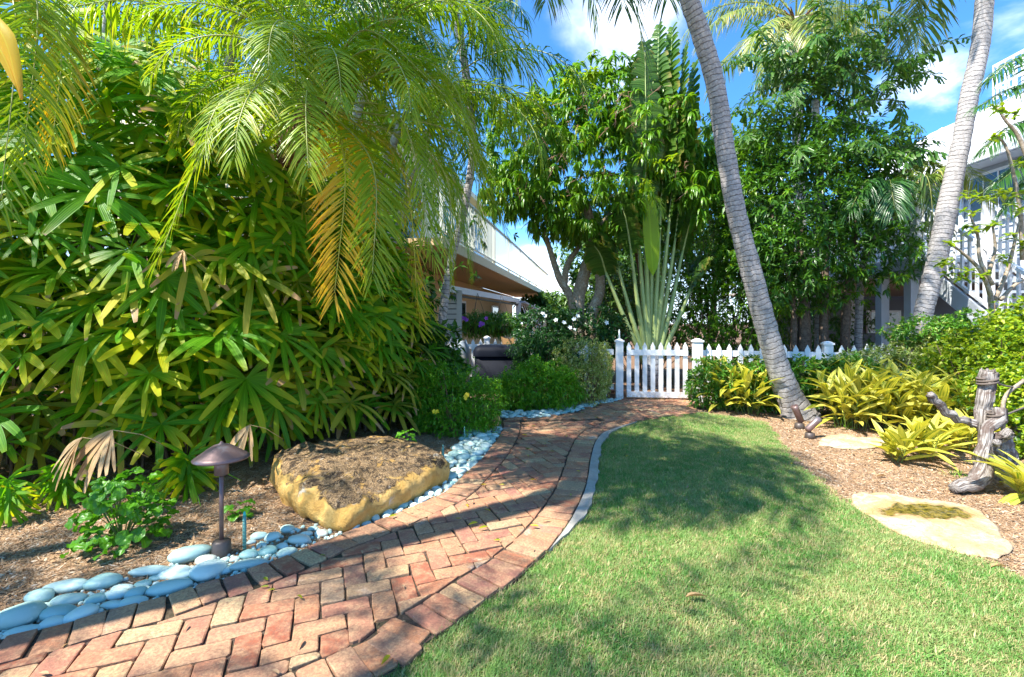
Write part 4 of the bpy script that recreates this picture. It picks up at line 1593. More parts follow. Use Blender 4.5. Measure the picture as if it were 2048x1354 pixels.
# clapboards on the upper wall
for i in range(14):
    z = 2.40 + i * 0.15
    V = [(9.985, 3.0, z), (9.955, 3.0, z), (9.985, 3.0, z + .148), (9.985, 14, z), (9.955, 14, z), (9.985, 14, z + .148)]
    link('clapboard', pyd('clapboard', V, [(0, 1, 2), (3, 5, 4), (1, 4, 5, 2), (0, 3, 4, 1)], M_greyside), hs)
# windows of the upper wall
for Yc in (9.2, 10.35, 12.3):
    fr = hbox('window', (9.90, Yc, 3.30), (9.95, Yc + 1.0, 4.35), M_white_house)
    gp = hbox('pane', (9.885, Yc + .07, 3.37), (9.898, Yc + .93, 4.28), M_glass, fr)
    mb = MB()
    for q in (.35, .65):
        box(mb, (9.870, Yc + q - .012, 3.37), (9.884, Yc + q + .012, 4.28))
    box(mb, (9.855, Yc + .07, 3.81), (9.869, Yc + .93, 3.84))
    mm = link('muntin', mb.mesh('muntin', M_white_house, smooth=False), fr)
    mm.location = (0, 0, 0)
fr = hbox('window', (9.90, 6.9, 2.9), (9.95, 8.1, 4.35), M_white_house)
hbox('pane', (9.885, 7.0, 3.0), (9.898, 8.0, 4.28), M_glass, fr)
fr = hbox('window', (11.75, 15.52, 0.85), (12.85, 15.60, 1.60), M_white_house)
hbox('pane', (11.85, 15.50, 0.93), (12.27, 15.515, 1.52), M_glass, fr)
hbox('pane', (12.33, 15.50, 0.93), (12.75, 15.515, 1.52), M_glass, fr)
# roof
e0, e1 = 9.45, 13.0
V = [(e0, 2.5, 4.50), (e0, 14.6, 4.50), (e1, 14.6, 6.95), (e1, 2.5, 6.95), (e0, 2.5, 4.62), (e0, 14.6, 4.62), (e1, 14.6, 7.07), (e1, 2.5, 7.07)]
link('roof', pyd('roof', V, [(0, 1, 2, 3), (7, 6, 5, 4), (0, 4, 5, 1), (1, 5, 6, 2), (2, 6, 7, 3), (3, 7, 4, 0)], M_roof), hs)
mb = MB()
for i in range(21):
    y = 2.6 + i * 0.58
    beam(mb, (e0, y, 4.632), (e1, y, 7.082), .03, .03)
sm = link('roof_seam', mb.mesh('roof_seam', M_roof, smooth=False), hs)
hbox('gutter', (9.38, 2.5, 4.46), (9.445, 14.6, 4.60), M_white_house)
hbox('soffit', (9.50, 2.6, 4.46), (9.98, 14.5, 4.497), M_greytrim)
# rooftop deck railing
mb = MB()
for z in (7.35, 7.9):
    beam(mb, (12.6, 8.0, z), (12.6, 12.3, z), .05, .05)
    beam(mb, (12.6, 12.3, z), (14.5, 12.3, z), .05, .05)
for i in range(22):
    beam(mb, (12.6, 8.0 + i * .2, 7.0), (12.6, 8.0 + i * .2, 7.9), .03, .03)
    if i < 9:
        beam(mb, (12.6 + i * .2, 12.3, 7.0), (12.6 + i * .2, 12.3, 7.9), .03, .03)
link('roof_railing', mb.mesh('roof_railing', M_white_house, smooth=False), hs)

# stair and landing
st = empty('outdoor_stair', (7.2, 8, 0), 'white railed outdoor stair with grey stringers descending from the landing', 'stair')


def sbox(name, lo, hi, mat):
    mb = MB()
    box(mb, lo, hi)
    return link(name, mb.mesh(name, mat, smooth=False), st)


LZ = 2.34
sbox('landing', (7.0, 8.25, LZ - .2), (9.9, 11.5, LZ), M_greytrim)
for Xc, Yc in ((7.09, 8.34), (7.09, 9.0), (7.09, 11.2)):
    sbox('post', (Xc - .075, Yc - .075, 0), (Xc + .075, Yc + .075, LZ - .205), M_greytrim)


def railing(a, b, name='railing', h=0.95, pitch=0.115, base=0.10):
    a, b = Vector(a), Vector(b)
    mb = MB()
    beam(mb, a + Vector((0, 0, h)), b + Vector((0, 0, h)), .06, .045)
    beam(mb, a + Vector((0, 0, base)), b + Vector((0, 0, base)), .045, .04)
    link('handrail', mb.mesh('handrail', M_white_house, smooth=False), st)
    L = math.hypot(b.x - a.x, b.y - a.y)
    n = int(L / pitch)
    mb = MB()
    box(mb, (-.017, -.017, base + .022), (.017, .017, h - .024))
    bm = mb.mesh('baluster', M_white_house, smooth=False)
    mb = MB()
    box(mb, (-.045, -.045, 0.01), (.045, .045, h + .06))
    pm = mb.mesh('newel', M_white_house, smooth=False)
    for i in range(n + 1):
        p = a.lerp(b, i / n)
        isn = i in (0, n)
        link('newel_post' if isn else 'baluster', pm if isn else bm, st, tuple(p))


railing((7.05, 8.30, LZ), (7.05, 11.4, LZ))
slope = 0.82
Yb2 = 4.9
zb = LZ - (8.2 - Yb2) * slope
for X in (7.05, 8.25):
    railing((X, 8.18, LZ), (X, 5.6, LZ - (8.18 - 5.6) * slope))
    mb = MB()
    beam(mb, (X, 8.24, LZ - .12), (X, 5.4, LZ - .12 - (8.24 - 5.4) * slope), .05, .26)
    link('stringer', mb.mesh('stringer', M_greytrim, smooth=False), st)
for i in range(12):
    y = 8.05 - i * 0.23
    z = LZ - 0.10 - i * 0.23 * slope
    sbox('tread', (7.08, y - .14, z - .02), (8.22, y + .14, z + .02), M_greytrim)

# ------------------------------------------------------------------ palms
def rachis_frond(curve, ll, lw, n, ang=55, drp=0.6, vup=0.15, start=0.12, rad=0.008, kind='lance', mats=(M_date, M_rachis), k=3, jit=0.12, endang=None, fold=0.3, taper=0.45, messy=0.0):
    """one palm frond through the given curve points, leaflets both sides; returns a mesh"""
    C = smooth_path(curve, 40)
    T = nrm(np.gradient(C, axis=0))
    mb = MB()
    s = np.linspace(start, 0.995, n)
    idx = s * 39
    P = np.stack([np.interp(idx, np.arange(40), C[:, i]) for i in range(3)], 1)
    D = nrm(np.stack([np.interp(idx, np.arange(40), T[:, i]) for i in range(3)], 1))
    # a steady sideways vector
    S0 = np.cross(D, [0, 0, 1.0])
    hor = nrm((C[-1] - C[0]) * [1, 1, 0])
    ref = np.cross(hor, [0, 0, 1.0])
    w_ = np.clip(np.linalg.norm(S0, axis=1, keepdims=True), 0, 1)
    S = nrm(S0 * w_ + ref * (1.05 - w_))
    Up = nrm(np.cross(S, D))
    q = (s - start) / (1 - start)
    len_p = np.interp(q, [0, .15, .5, .85, 1], [.45, .85, 1.0, .75, taper])
    ea = endang or ang * 0.55
    an = np.radians(np.interp(q, [0, .7, 1], [ang + 12, ang, ea]))
    for sd in (1, -1):
        a2 = an + R.normal(0, jit, n)
        dirv = D * np.cos(a2)[:, None] + S * sd * np.sin(a2)[:, None] + Up * (vup + R.normal(0, jit, n))[:, None]
        if messy:
            dirv = dirv + R.normal(0, messy, (n, 3))
        nn = Up + S * sd * -0.2
        blades(mb, P, dirv, nn, ll * len_p * R.uniform(0.85, 1.1, n), lw * np.interp(q, [0, .5, 1], [.8, 1, .6]), k=k, droop=np.clip(drp * R.uniform(0.6, 1.4, n), 0, 3), kind=kind, fold=fold)
    me_leaf = mb.n
    tube(mb, C[::2], np.linspace(rad, rad * 0.25, 20), 5, cap=False, uu=0.5)
    me = mb.mesh('frond', [mats[0], mats[1]])
    nf = len(me.polygons)
    ntube = 19 * 5
    mi = np.zeros(nf, np.int32)
    mi[nf - ntube:] = 1
    me.polygons.foreach_set('material_index', mi)
    return me


def arch(L, el, sag, n=8, twist=0.0):
    """frond curve from the origin along +X: leaves at elevation el, bends down by sag (radians over its length)"""
    p = np.zeros(3)
    out = [p.copy()]
    m = 24
    for i in range(m):
        t = (i + .5) / m
        e = el - sag * t ** 1.2
        a = twist * t
        p = p + np.array([math.cos(e) * math.cos(a), math.cos(e) * math.sin(a), math.sin(e)]) * L / m
        out.append(p.copy())
    return out[::3]


def crown_palm(root, top, fronds, yaws, tilt=0.0, name='frond'):
    for i, yw in enumerate(yaws):
        me = fronds[i % len(fronds)]
        link(name, me, root, top, (float(R.normal(0, .05)), float(R.normal(0, .08)), yw), float(R.uniform(.9, 1.1)))


def palm_trunk(root, pts, rad, mat, n=14, segs=40, wob=0.02, name='trunk', vs=1.0):
    C = smooth_path([tuple(p) + (r,) for p, r in zip(pts, rad)], segs)
    mb = MB()
    rr_ = C[:, 3] * (1 + 0.025 * np.sin(np.arange(segs) * 2.1) + R.normal(0, .008, segs))
    tube(mb, C[:, :3], rr_, n, wob=wob, vs=vs)
    return link(name, mb.mesh(name, mat), root)


# --- leaning coconut palm on the mulch bed
cp = [(1601, 846, 5.93, 76), (1590, 815, 5.93, 56), (1568, 767, 5.93, 46), (1546, 703, 5.92, 41), (1522, 618, 5.9, 40), (1497, 522, 5.85, 38), (1473, 427, 5.8, 36), (1452, 310, 5.75, 35),
      (1431, 171, 5.65, 35), (1403, 73, 5.55, 35), (1378, 0, 5.45, 34), (1340, -110, 5.35, 33), (1290, -260, 5.2, 32), (1235, -480, 5.0, 30)]
base = g(1601, 840)
coco1 = empty('coconut_palm', base, 'leaning grey coconut palm growing from the mulch beside two spotlights', 'palm tree')
pts = [at(x, y, Y) for x, y, Y, d in cp]
pts[0].z = -0.03
palm_trunk(coco1, pts, [d / F * Y / 2 for x, y, Y, d in cp], M_cocobark, n=22, segs=110)
topc = pts[-1]
cf = []
for el, sg, L in ((1.1, 1.7, 2.9), (0.6, 1.6, 2.9), (0.15, 1.35, 2.7), (-0.35, 1.0, 2.5)):
    cf.append(rachis_frond(arch(L, el, sg), 0.60, 0.034, 64, ang=62, drp=0.7, vup=0.0, rad=0.018, mats=(M_coco_dk, M_rachis), k=3, start=.16))
crown_palm(coco1, topc, cf, [i * 2.4 for i in range(16)])

# --- coconut palm at the right, upright and curved
cp2 = [(1838, 690, 7.0, 34), (1845, 643, 7.0, 31), (1857, 586, 7.0, 32), (1873, 522, 7.0, 33), (1892, 428, 7.0, 34), (1922, 286, 7.0, 30), (1939, 190, 7.0, 30), (1960, 95, 7.0, 30), (1969, 0, 7.0, 29), (1972, -120, 6.9, 28), (1968, -220, 6.9, 27)]
pts = [at(x, y, Y) for x, y, Y, d in cp2]
pts[0] = Vector((pts[0].x - .05, 7.0, -0.03))
coco2 = empty('coconut_palm', (pts[0].x, 7.0, 0), 'curving grey coconut palm in front of the white stair', 'palm tree')
palm_trunk(coco2, pts, [d / F * Y / 2 for x, y, Y, d in cp2], M_cocobark, n=20, segs=100)
crown_palm(coco2, pts[-1], cf, [0.4 + i * 2.4 for i in range(12)])

# --- far coconut palm with fruit
ct = at(1592, 40, 11.0)
coco3 = empty('coconut_palm', (ct.x, 11.0, 0), 'far coconut palm carrying nuts above the dark tree', 'palm tree')
palm_trunk(coco3, [Vector((ct.x + .2, 11, 0)), Vector((ct.x + .1, 11, 3.5)), ct - Vector((0, 0, 1.0)), ct], [.17, .13, .12, .16], M_cocobark)
cy = []
for el, sg, L in ((1.15, 1.9, 3.0), (0.7, 1.9, 3.0), (0.3, 1.5, 2.9), (-0.3, 1.1, 2.6)):
    cy.append(rachis_frond(arch(L, el, sg), 0.55, 0.036, 66, ang=60, drp=0.9, vup=0.0, rad=0.025, mats=(M_coco, M_rachis), k=3, start=.14))
for i, (yw, v) in enumerate([(3.3, 2), (3.7, 3), (2.9, 1), (-2.5, 3), (-1.9, 3), (-1.5, 2), (-0.3, 2), (0.2, 1), (-0.7, 3), (1.2, 1), (2.0, 2), (3.05, 0), (0.5, 0), (-1.2, 0), (4.2, 1), (0.0, 3)]):
    link('frond', cy[v], coco3, ct, (0, float(R.normal(0, .08)), yw), 1.0)
for i in range(13):
    a = i * 2.4
    mb = MB()
    c = Vector((.33 * math.cos(a) * .7 + .25, -.35 + .1 * math.sin(a), -.28 - .05 * (i % 4) * 1.2 + .0))
    tube(mb, [c + Vector((0, 0, -.11)), c + Vector((0, 0, -.08)), c, c + Vector((0, 0, .07)), c + Vector((0, 0, .10))], [.01, .06, .095, .07, .02], 10)
    o = link('coconut', mb.mesh('coconut', M_nut), coco3, tuple(ct))
    o.rotation_euler = (0, 0, i * .25)
mb = MB()
for i in range(26):
    a = R.uniform(0, 6.28)
    p0 = ct + Vector((math.cos(a) * .1, math.sin(a) * .1, -.3))
    tube(mb, [p0, p0 + Vector((math.cos(a) * .14, math.sin(a) * .14, .3)), p0 + Vector((math.cos(a) * .35, math.sin(a) * .35, .4))], [.03, .025, .01], 5)
link('leaf_base', mb.mesh('leaf_base', M_fiber), coco3)

# --- pygmy date palm in front of the lady palms
PX, PY_, PYd = 640, 205, 3.45
pt = at(PX, PY_, PYd)
date = empty('date_palm', (at(560, 480, 5.0).x, 5.1, 0), 'pygmy date palm with drooping golden and green fronds over the lady palms', 'palm tree')
palm_trunk(date, [Vector((at(560, 480, 5.0).x, 5.1, 0)), at(555, 480, 4.9), at(572, 340, 4.2), at(605, 265, 3.75), pt], [.055, .06, .085, .11, .075], M_fiber, n=16, segs=60, wob=.12)
mb = MB()      # old leaf stubs
for i in range(70):
    t_ = R.uniform(0, 1)
    q = at(578 + 50 * t_, 325 - 110 * t_, 4.05 - .5 * t_)
    a = R.uniform(0, 6.28)
    d = Vector((math.cos(a), math.sin(a), .9)).normalized()
    tube(mb, [q + d * .05, q + d * .16], [.016, .006], 4)
link('leaf_stub', mb.mesh('leaf_stub', M_fiber), date)
dvar = []
for el, sg, L in ((1.25, 2.3, 1.35), (0.9, 2.4, 1.45), (0.55, 2.1, 1.4), (0.1, 1.6, 1.3)):
    dvar.append(rachis_frond(arch(L, el, sg, twist=.15), 0.24, 0.0145, 66, ang=58, drp=0.45, vup=0.12, rad=0.008, mats=(M_date, M_rachis), k=4, start=.1))
crown_palm(date, pt, dvar, [i * 2.4 for i in range(24)])


def hang(root, start, end, mid=None, ll=0.24, lw=0.014, n=64, mats=(M_date, M_rachis), rad=.008, name='frond', label=None, **kw):
    s, e = Vector(start), Vector(end)
    if mid is None:
        mid = s.lerp(e, .4) + Vector((0, 0, (s - e).length * .22))
    me = rachis_frond([s, mid, e], ll, lw, n, mats=mats, rad=rad, **kw)
    o = link(name, me, root)
    if label:
        o['label'] = label
    return o


H = dict(vup=0.05, drp=0.35, ang=52)
# explicit hanging fronds (start px, mid px, tip px, depths)
def pf(root, a, b, c, **kw):
    me = rachis_frond([at(*p) for p in (a, b, c)], kw.pop('ll', .24), kw.pop('lw', .014), kw.pop('n', 66), **kw)
    return link('frond', me, root)


o = pf(date, (645, 215, 3.4), (690, 330, 3.0), (668, 600, 2.95), mats=(M_date_gold, M_rachis_gold), ll=.30, lw=.0195, drp=.32, ang=50, vup=.05)
o['label'] = 'golden orange dying frond hanging straight down'
pf(date, (650, 215, 3.4), (745, 330, 3.0), (745, 560, 2.95), ll=.30, lw=.0195, drp=.28, ang=50)
pf(date, (640, 205, 3.4), (450, 240, 3.1), (310, 530, 2.9), ll=.30, lw=.021, drp=.32, ang=52)
pf(date, (655, 205, 3.4), (800, 235, 3.1), (868, 520, 2.95), ll=.30, lw=.0195, drp=.32, ang=48)
o = pf(date, (650, 210, 3.4), (800, 330, 3.3), (838, 625, 3.3), mats=(M_date_yel, M_rachis_gold), ll=.27, lw=.018, drp=.285, ang=45)
o['label'] = 'yellowing frond hanging towards the right of the clump'
pf(date, (640, 195, 3.4), (590, 60, 2.95), (600, 290, 2.8), ll=.30, lw=.0195, drp=.4, ang=50)
pf(date, (650, 200, 3.4), (840, 140, 3.3), (1000, 380, 3.3), ll=.30, lw=.0195, drp=.4, ang=50)
pf(date, (645, 190, 3.4), (730, 60, 3.1), (900, 200, 3.0), ll=.30, lw=.0195, drp=.4, ang=50)
pf(date, (655, 210, 3.4), (880, 330, 3.6), (900, 560, 3.6), ll=.27, lw=.017, drp=.32, ang=45)
pf(date, (650, 210, 3.4), (930, 280, 3.9), (960, 480, 3.9), ll=.27, lw=.017, drp=.32, ang=45)

# --- areca palms behind
avar = []
for el, sg, L in ((1.35, 1.6, 2.0), (1.1, 2.0, 2.1), (0.7, 2.0, 2.0), (0.35, 1.5, 1.8)):
    avar.append(rachis_frond(arch(L, el, sg, twist=.2), 0.40, 0.021, 56, ang=50, drp=0.7, vup=0.15, rad=0.010, mats=(M_areca, M_rachis), k=3, start=.12, messy=.15))
adk = []
for el, sg, L in ((1.3, 1.7, 2.2), (0.9, 2.0, 2.2), (0.5, 1.8, 2.0)):
    adk.append(rachis_frond(arch(L, el, sg, twist=.2), 0.42, 0.022, 56, ang=50, drp=0.9, vup=0.1, rad=0.010, mats=(M_areca_dk, M_rachis), k=3, start=.12, messy=.12))
for (px, py, Yd, n, vv, lab) in ((470, 60, 4.9, 20, avar, 'bushy areca palm rising behind the lady palms at top left'),
                                 (760, 60, 4.6, 20, avar, 'feathery areca palm behind the date palm crown'),
                                 (800, 250, 5.2, 14, avar, 'areca palm draping over the balcony railing'),
                                 (890, 170, 5.6, 10, adk, 'dark green palm with thin fronds over the balcony'),
                                 (220, 10, 4.4, 12, avar, 'areca palm with long arching fronds at the upper left corner')):
    t_ = at(px, py, Yd)
    e = empty('areca_palm' if vv is avar else 'slender_palm', (t_.x, Yd, 0), lab, 'palm tree')
    if True:
        palm_trunk(e, [Vector((t_.x - 1.3, Yd + 1.0, 0)), Vector((t_.x - .9, Yd + .8, t_.z * .5)), t_], [.06, .05, .045], M_palmbark)
    sc_ = 1
    yaws = [i * 2.4 + 1.0 for i in range(n)]
    for i, yw in enumerate(yaws):
        link('frond', vv[i % len(vv)], e, t_ if i else t_, (float(R.normal(0, .08)), float(R.normal(0, .12)), yw), sc_ * float(R.uniform(.85, 1.1)))

dr = [o for o in scene.objects if o.get('label') == 'areca palm draping over the balcony railing'][0]
for b, c in (((880, 260, 5.0), (925, 470, 4.9)), ((930, 250, 5.2), (985, 430, 5.1)), ((860, 300, 4.8), (895, 520, 4.7)), ((900, 180, 5.1), (960, 330, 5.0)), ((940, 300, 5.4), (1015, 470, 5.3)), ((850, 200, 4.8), (850, 430, 4.6)), ((900, 330, 5.2), (940, 540, 5.1))):
    pf(dr, (800, 250, 5.2), b, c, ll=.34, lw=.02, drp=.8, ang=45, n=56, mats=(M_date if b[0] % 20 else M_areca, M_rachis), messy=.1)
# left edge fronds and one orange sheath leaf
tl = at(-60, -120, 3.1)
edge = empty('fan_frond_palm', (tl.x - .3, 3.2, 0), 'palm outside the left edge whose long fronds hang into view', 'palm tree')
palm_trunk(edge, [Vector((tl.x - .3, 3.2, 0)), Vector((tl.x - .25, 3.2, 2)), tl + Vector((-.2, 0, 0))], [.09, .08, .07], M_palmbark)
pf(edge, (-60, -100, 3.1), (70, -20, 2.9), (45, 330, 2.75), ll=.30, lw=.018, drp=.5, ang=60, mats=(M_date, M_rachis))
pf(edge, (-60, -120, 3.1), (30, 20, 2.8), (0, 420, 2.6), ll=.30, lw=.018, drp=.5, ang=55, mats=(M_date, M_rachis))
pf(edge, (-80, -60, 3.2), (110, 40, 3.1), (105, 300, 3.0), ll=.28, lw=.018, drp=.5, ang=45, mats=(M_date_yel, M_rachis))
pf(edge, (420, 60, 3.6), (250, 0, 3.3), (-40, 60, 3.1), ll=.34, lw=.020, drp=1.0, ang=60, mats=(M_date, M_rachis))
mb = MB()
for a, b, c in (((-20, 30, 2.6), (18, 90, 2.6), (45, 200, 2.6)), ((-30, 60, 2.6), (10, 110, 2.6), (40, 185, 2.6))):
    C = smooth_path([at(*a), at(*b), at(*c)], 14)
    T = nrm(np.gradient(C, axis=0))
    wv = np.interp(np.linspace(0, 1, 14), [0, .4, .8, 1], [.03, .045, .025, .003])
    S = nrm(np.cross(T, [0.2, -1, 0.2]))
    V = np.stack([C - S * wv[:, None], C + np.array([0, -.015, 0]), C + S * wv[:, None]], 1).reshape(-1, 3)
    Q = [(i * 3 + j, i * 3 + j + 1, i * 3 + j + 4, i * 3 + j + 3) for i in range(13) for j in range(2)]
    Uv = np.stack([np.tile([0, .5, 1.0], 14), np.repeat(np.linspace(0, 1, 14), 3)], 1)
    mb.add(V, Q, None, Uv)
o = link('spathe', mb.mesh('spathe', M_date_gold), edge)
o['label'] = 'orange strap-like sheath leaf'

# leaning trunk at top centre with crown at the top of the frame
t4 = at(872, -60, 6.4)
b4 = at(880, 700, 6.6)
co4 = empty('slender_palm', (b4.x, 6.6, 0), 'slender palm with ringed pale trunk curving up past the balcony beside the left fence', 'palm tree')
palm_trunk(co4, [Vector((b4.x, 6.6, -.02)), b4, at(889, 600, 6.6), at(907, 500, 6.6), at(928, 420, 6.55), at(945, 300, 6.5), at(932, 150, 6.45), at(908, 20, 6.4), t4], [.075, .065, .06, .055, .055, .055, .055, .05, .05], M_cocobark, segs=70)
crown_palm(co4, t4, [rachis_frond(arch(1.5, el, 1.7), 0.36, 0.02, 50, ang=55, drp=.8, vup=.05, mats=(M_areca_dk, M_rachis)) for el in (1.0, .5, .2)], [0.9 + i * 2.4 for i in range(8)])
pf(co4, (872, -60, 6.4), (960, -10, 6.0), (1000, 160, 5.9), ll=.5, lw=.026, drp=.9, ang=50, mats=(M_areca_dk, M_rachis))
pf(co4, (872, -60, 6.4), (830, 0, 5.8), (815, 170, 5.7), ll=.5, lw=.026, drp=.9, ang=50, mats=(M_areca_dk, M_rachis))
lpc = Vector((-2.35, 1.75, 6.2))
co5 = empty('coconut_palm', (-3.6, 0.6, 0), 'coconut palm outside the frame on the left that shades the lawn', 'palm tree')
palm_trunk(co5, [Vector((-3.6, .6, 0)), Vector((-3.3, .9, 2.5)), Vector((-2.7, 1.3, 4.8)), lpc], [.17, .13, .12, .11], M_cocobark)
crown_palm(co5, lpc, [rachis_frond(arch(1.35, el, sg), 0.42, 0.040, 44, ang=62, drp=0.7, vup=0.0, rad=0.018, mats=(M_coco_dk, M_rachis), k=3, start=.12) for el, sg in ((1.0, 1.7), (.5, 1.5), (.1, 1.2))], [i * 2.4 for i in range(24)])
lpb = Vector((-4.6, 1.15, 4.0))
ar5 = empty('areca_palm', (-4.9, 0.9, 0), 'areca palm outside the frame on the left that shades the mulch', 'palm tree')
palm_trunk(ar5, [Vector((-4.9, .9, 0)), Vector((-4.8, 1.0, 2.0)), lpb], [.08, .07, .06], M_palmbark)
for i in range(15):
    link('frond', avar[i % 4], ar5, lpb + Vector((float(R.normal(0, .35)), float(R.normal(0, .35)), float(R.uniform(-.6, .3)))), (float(R.normal(0, .08)), float(R.normal(0, .12)), i * 2.4), float(R.uniform(.7, .9)))
lpd = Vector((-3.1, -0.1, 4.7))
ar6 = empty('areca_palm', (-3.4, -0.6, 0), 'areca palm outside the frame near the lower left that dapples the bricks', 'palm tree')
palm_trunk(ar6, [Vector((-3.4, -.6, 0)), Vector((-3.3, -.4, 2.4)), lpd], [.08, .07, .06], M_palmbark)
for i in range(11):
    link('frond', avar[i % 4], ar6, lpd + Vector((float(R.normal(0, .3)), float(R.normal(0, .3)), float(R.uniform(-.4, .3)))), (float(R.normal(0, .08)), float(R.normal(0, .12)), i * 2.4), float(R.uniform(.75, .95)))
# two fronds that show their tips against the sky, from the leaning palm
pf(coco1, (1235, -480, 5.0), (1230, -250, 4.7), (1295, 150, 4.8), ll=.42, lw=.026, drp=.5, ang=38, mats=(M_coco_dk, M_rachis))
pf(coco1, (1235, -480, 5.0), (1170, -220, 4.9), (1195, 50, 4.9), ll=.35, lw=.022, drp=.5, ang=32, mats=(M_coco_dk, M_rachis))
pf(coco1, (1235, -480, 5.0), (1090, -300, 4.8), (1035, 10, 4.7), ll=.36, lw=.024, drp=.9, ang=50, mats=(M_coco, M_rachis))
pf(coco1, (1235, -480, 5.0), (1440, -330, 5.0), (1640, -60, 4.9), ll=.42, lw=.026, drp=.9, ang=50, mats=(M_coco_dk, M_rachis))

# ------------------------------------------------------------------ lady palms
def fan_leaf(seed, mat, big=1.0, nf=None, droopy=1.0, spread=2.3, wide=1.0):
    rr = np.random.default_rng(seed)
    mb = MB()
    e = rr.uniform(0.5, 1.2)
    A = np.array([math.cos(e), 0, -math.sin(e)])
    B = np.array([0, 1.0, 0])
    N = np.cross(A, B)
    N = N if N[2] > 0 else -N
    nf = nf or int(rr.integers(9, 13))
    an = np.linspace(-spread, spread, nf) + rr.normal(0, .07, nf)
    D = np.cos(an)[:, None] * A + np.sin(an)[:, None] * B + N * (0.34 + rr.normal(0, .07, nf))[:, None]
    L = big * (0.31 + 0.11 * np.cos(an * 0.6)) * rr.uniform(.9, 1.1, nf)
    Wd = big * wide * rr.uniform(.040, .070, nf)
    P = D * 0.004
    blades(mb, P, D, np.tile(N, (nf, 1)), L, Wd, k=7, droop=rr.uniform(.08, .42, nf) * droopy, kind='strap', pleat=True)
    # petiole back to the cane
    tube(mb, [(-.42, 0, -.38), (-.2, 0, -.13), (0, 0, 0)], [.004, .0035, .003], 5, uu=.5)
    return mb.mesh('leaf', mat)


fans = [fan_leaf(i, M_fan) for i in range(14)]
fans_old = [fan_leaf(50 + i, M_fan_old, nf=8, droopy=1.5) for i in range(5)]
fans_dry = [fan_leaf(80 + i, M_fan_dry, nf=7, droopy=1.5, spread=1.0, big=.85, wide=1.25) for i in range(3)]
plan = smooth_path([(-5.2, 2.75), (-4.2, 2.95), (-3.3, 3.15), (-2.5, 3.40), (-1.9, 3.95), (-1.42, 4.55), (-1.15, 5.15), (-1.10, 5.8)], 200)
pT = nrm(np.gradient(plan, axis=0))
pN = np.stack([pT[:, 1], -pT[:, 0]], 1)     # outward, towards the path
clump_lab = ['lady palm clump at the far left edge above the blue stones', 'lady palm clump behind the round leaved small shrub', 'lady palm clump with dried brown leaf tips left of the path light',
             'lady palm clump directly behind the mushroom path light', 'lady palm clump behind the large boulder', 'lady palm clump under the golden date palm frond',
             'lady palm clump beside the yellow flowered bush', 'narrow lady palm clump beside the ringed white trunk']
NCL = 8
clumps = []
for c in range(NCL):
    i = int((c + .5) / NCL * 199)
    p = plan[i] - pN[i] * 0.45
    clumps.append(empty('lady_palm', (p[0], p[1], 0), clump_lab[c], 'palm', 'lady palms filling the left bed'))
seedp = 0
cane_b = [MB() for _ in range(NCL)]


def top_h(u):
    return float(np.interp(u, [0, .15, .35, .5, .65, .8, .9, 1], [3.75, 3.7, 3.5, 3.2, 2.8, 2.4, 2.1, 1.8]))


cnts = [0] * NCL
front = []
for layer, n in ((0, 190), (1, 230), (2, 210), (3, 170)):
    for k in range(n):
        for tr in range(60):
            u = float(R.uniform(0, 1))
            zf = float(R.uniform(0, 1)) ** 0.95
            if layer or all(((u - q[0]) * 7.0) ** 2 + ((zf - q[1]) * (top_h(u) - .34)) ** 2 > .22 ** 2 for q in front):
                break
        if layer == 0:
            front.append((u, zf))
        i = int(u * 199)
        th = top_h(u)
        z = 0.34 + (th - 0.34) * zf
        back = 0.05 * z ** 1.7 + (0, .24, .5, .8)[layer] + R.uniform(-.10, .10) - (.08 if layer == 0 else 0)
        if z < 0.6:
            back += 0.05
        p = plan[i] - pN[i] * back
        yaw = math.atan2(pN[i][1], pN[i][0]) + R.normal(0, .35 if layer == 0 else .55)
        r_ = R.uniform()
        low = z < 0.8
        if layer == 0 and low and r_ < .035:
            me = fans_dry[k % 3]
        elif (low and r_ < .55) or r_ < .10:
            me = fans_old[k % 5]
        else:
            me = fans[int(R.integers(14))]
        ci = min(int(u * NCL), NCL - 1)
        s_ = float(R.uniform(.70, 1.02)) * (0.9 if u > .6 else 1.0)
        link('leaf', me, clumps[ci], (p[0], p[1], z), (float(R.normal(0, .16)), float(R.normal(0.0 if layer else 0.05, .16)), yaw), s_)
        cnts[ci] += 1
        if layer == 0 and k % 6 == 0 or layer == 1 and k % 8 == 0:
            q = plan[i] - pN[i] * (back + .4)
            tube(cane_b[ci], [(q[0] + R.normal(0, .04), q[1], 0), (q[0], q[1], z * .5), (q[0], q[1], max(z - .35, .3))], [.012, .011, .009], 6, cap=False)
for c in range(NCL):
    if cane_b[c].n:
        o = link('cane', cane_b[c].mesh('cane', M_dkbark), clumps[c])
        o['kind'] = 'stuff'

# brown dried tips: three explicit dry leaves hanging low
for (x, y, Y, rz_, s_) in ((225, 900, 2.95, -1.9, .8), (165, 915, 2.95, -2.2, .7), (500, 890, 3.3, -2.0, .55), (365, 540, 3.0, -1.8, .35)):
    p = at(x, y - 40, Y)
    link('leaf', fans_dry[int(x) % 3], clumps[2 if x < 400 else 3], tuple(p), (0, .2, rz_), s_)['label'] = 'dried brown fan leaf'

